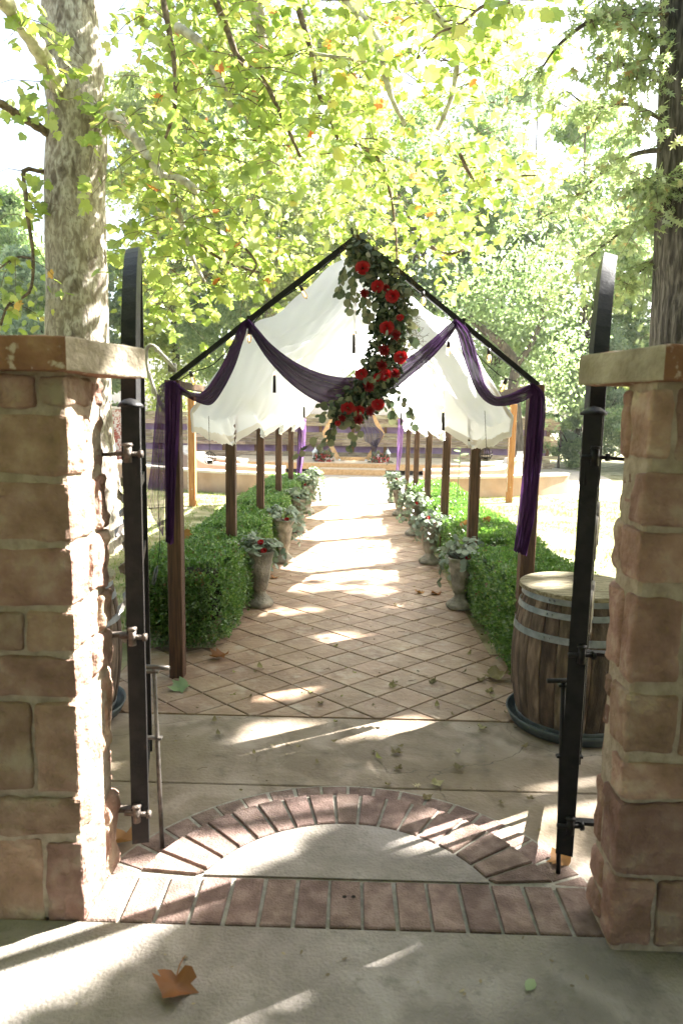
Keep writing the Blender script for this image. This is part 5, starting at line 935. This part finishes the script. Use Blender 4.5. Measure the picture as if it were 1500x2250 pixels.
def fallen(px, py, sc, me, label, group=None, z=None, ang=None):
    z = (.07 if py > 1935 else .0) + .004 if z is None else z; q = G(px, py, z); a = random.uniform(0, 6.28) if ang is None else ang
    o = place('fallen_leaf', me, (q.x, q.y, z + .006), (math.cos(a), math.sin(a), random.uniform(-.1, .12)), (random.uniform(-.25, .25), random.uniform(-.25, .25), 1), sc); tag(o, label, 'leaf', group); return o
o = fallen(388, 2150, .105, curled(T_syc, m_brownleaf, .8, 21, .6), 'large curled brown leaf with a long stem on the front slab', ang=-1.45); q = G(375, 2110, .076)
o = fallen(1155, 2180, .058, fl4, 'smooth pale green leaf on the right of the front slab', ang=.9)
fallen(884, 1924, .045, big[2], 'small dark leaf on the threshold just behind the brick row'); fallen(960, 1308, .10, big[1], 'orange brown leaf on the path beside the nearest right urn'); fallen(925, 1305, .09, big[1], 'flat orange leaf on the path left of the nearest right urn')
fallen(1098, 1482, .15, big[4], 'large crumpled tan leaf between the barrel and the right hedge', z=.02); fallen(412, 1508, .13, curled(T_syc, m_greenleaf, .5, 9), 'pale green fallen leaf at the foot of the left corner post', z=.01); fallen(494, 1440, .13, big[1], 'brown leaf standing against the foot of the left hedge', z=.02); fallen(278, 1838, .12, big[0], 'brown leaf caught behind the left gate hinge post'); fallen(1238, 1905, .08, big[1], 'brown leaf beside the right gate bolt'); fallen(575, 1472, .07, big[3], 'thin tan leaf lying near the left hedge corner'); fallen(1300 - 90, 1238, .12, big[1], 'orange leaf on the path by the second right urn')
fallen(605, 1270, .07, big[1], 'small orange leaf beside the nearest left urn'); fallen(960, 1720, .05, big[4], 'small pale leaf on the joint of the entry slab'); fallen(925, 1727, .05, big[2], 'dark shrivelled leaf on the joint of the entry slab')
for px, py in ((697, 1680), (740, 1420), (705, 1548), (755, 1530), (760, 1468), (855, 1510), (918, 1478), (880, 1500), (890, 1640), (818, 1553), (965, 1557), (880, 1690), (850, 1728), (935, 1752), (1005, 1695), (640, 1640), (600, 1640), (655, 1640), (815, 1650), (840, 1672), (875, 1660), (555, 1475), (515, 1480), (552, 1535), (470, 1590), (395, 1628), (480, 1618), (1010, 1480), (1030, 1442), (1060, 1395), (1040, 1380), (1000, 1575), (1080, 1520), (1093, 1530), (1055, 1495), (930, 1340), (865, 1330), (785, 1480), (1125, 1600), (1145, 1645), (1060, 1605), (1010, 1650), (1090, 1760), (625, 1838), (1165, 1760), (680, 1520), (500, 1530), (1110, 1570), (770, 1360), (690, 1385), (850, 1250), (905, 1290), (690, 1250), (735, 1585), (948, 1500), (835, 1600), (720, 1630), (560, 1660), (905, 1790), (1180, 1830)):
    k = random.choice([0, 1, 1, 2]); fallen(px + random.uniform(-6, 6), py, random.uniform(.028, .055), [big[2], big[3], big[4]][k], ['small dry lobed leaf scrap on the paving', 'small dry pointed leaf scrap on the paving', 'small dry ragged leaf scrap on the paving'][k], ['lobed leaf scraps on the paving', 'pointed leaf scraps on the paving', 'ragged leaf scraps on the paving'][k])
for px, py, Y, lab in ((414, 1270, 4.72, 'tan leaf caught on the front face of the left hedge'), (448, 1262, 4.74, 'curled orange leaf hanging on the left hedge beside the tan one'), (1018, 1146, 6.9, 'orange leaf resting on the right hedge left of the post'), (1066, 1137, 7.2, 'orange leaf resting on the right hedge right of the post'), (406, 1165, 6.0, 'brown leaf at the back edge of the left hedge')):
    o = place('fallen_leaf', big[1], P(px, py, Y), (random.uniform(-.5, .5), -.2, -1), (random.uniform(-.4, .4), -1, .4), .10); tag(o, lab, 'leaf', 'leaves caught on the hedges')
q = P(1005, 1060, 9.5); t = thing('seedling', 'slender pale green seedling rising from the right hedge', 'plant', (q.x, 9.5, .4)); m = MB(); m.tube([(q.x, 9.5, .45), (q.x + .01, 9.5, .9), (q.x + .02, 9.5, 1.28)], [.007, .005, .003], 6); m.build('stem', m_greenleaf, t)
for k in range(9):
    z = .92 + .045 * k; a = k * 2.1; place('leaf', fl4, (q.x + .015, 9.5, z), (math.cos(a), math.sin(a), .3), (0, -.4, 1), .13, t)

lp = np.concatenate([np.c_[rng.uniform(-1.2, 1.4, 420), rng.uniform(2.25, 8.5, 420)], np.c_[rng.normal(size=160) * .08 + np.where(rng.random(160) < .5, -.93, 1.0), rng.uniform(4.4, 8, 160)], np.c_[rng.uniform(-1.5, 1.5, 70), rng.uniform(1.3, 1.94, 70)]]); lz = np.where(lp[:, 1] < 1.95, .075, .009); keep = ~((lp[:, 1] < 2.76) & (lp[:, 1] > 1.95))
lp, lz = lp[keep], lz[keep]; cloud('leaf_litter', T_euc, np.c_[lp, lz], rdir(len(lp)) * [1, 1, .12], rdir(len(lp)) * [.25, .25, 1] + [0, 0, .8], rng.uniform(.006, .021, len(lp)), leafmat('litter_bits', [(0, (.09, .065, .03)), (.6, (.17, .13, .06)), (1, (.30, .25, .13))], .1), None, 'stuff')
mb = MB()
for _ in range(90):
    x, y = rng.uniform(-1.1, 1.3), rng.uniform(2.85, 7.5); a = rng.uniform(0, 6.28); l = rng.uniform(.02, .07); mb.tube([(x, y, .008), (x + l * .5 * math.cos(a), y + l * .5 * math.sin(a), .011), (x + l * math.cos(a + .3), y + l * math.sin(a + .3), .008)], .0012, 3, 0, False)
mb.build('twig_litter', m_twig, None, kind='stuff')

hm = bpy.data.materials.new('haze'); hm.use_nodes = True; hn = hm.node_tree; hn.nodes.clear(); hv = hn.nodes.new('ShaderNodeVolumePrincipled'); hv.inputs['Color'].default_value = (.93, .96, 1, 1); hv.inputs['Density'].default_value = 0.0005; hv.inputs['Anisotropy'].default_value = .3
ho = hn.nodes.new('ShaderNodeOutputMaterial'); hn.links.new(hv.outputs[0], ho.inputs['Volume']); m = MB(); m.box((-100, -50, -1.3), (100, 120, 19.7)); m.build('haze', hm, kind='stuff')
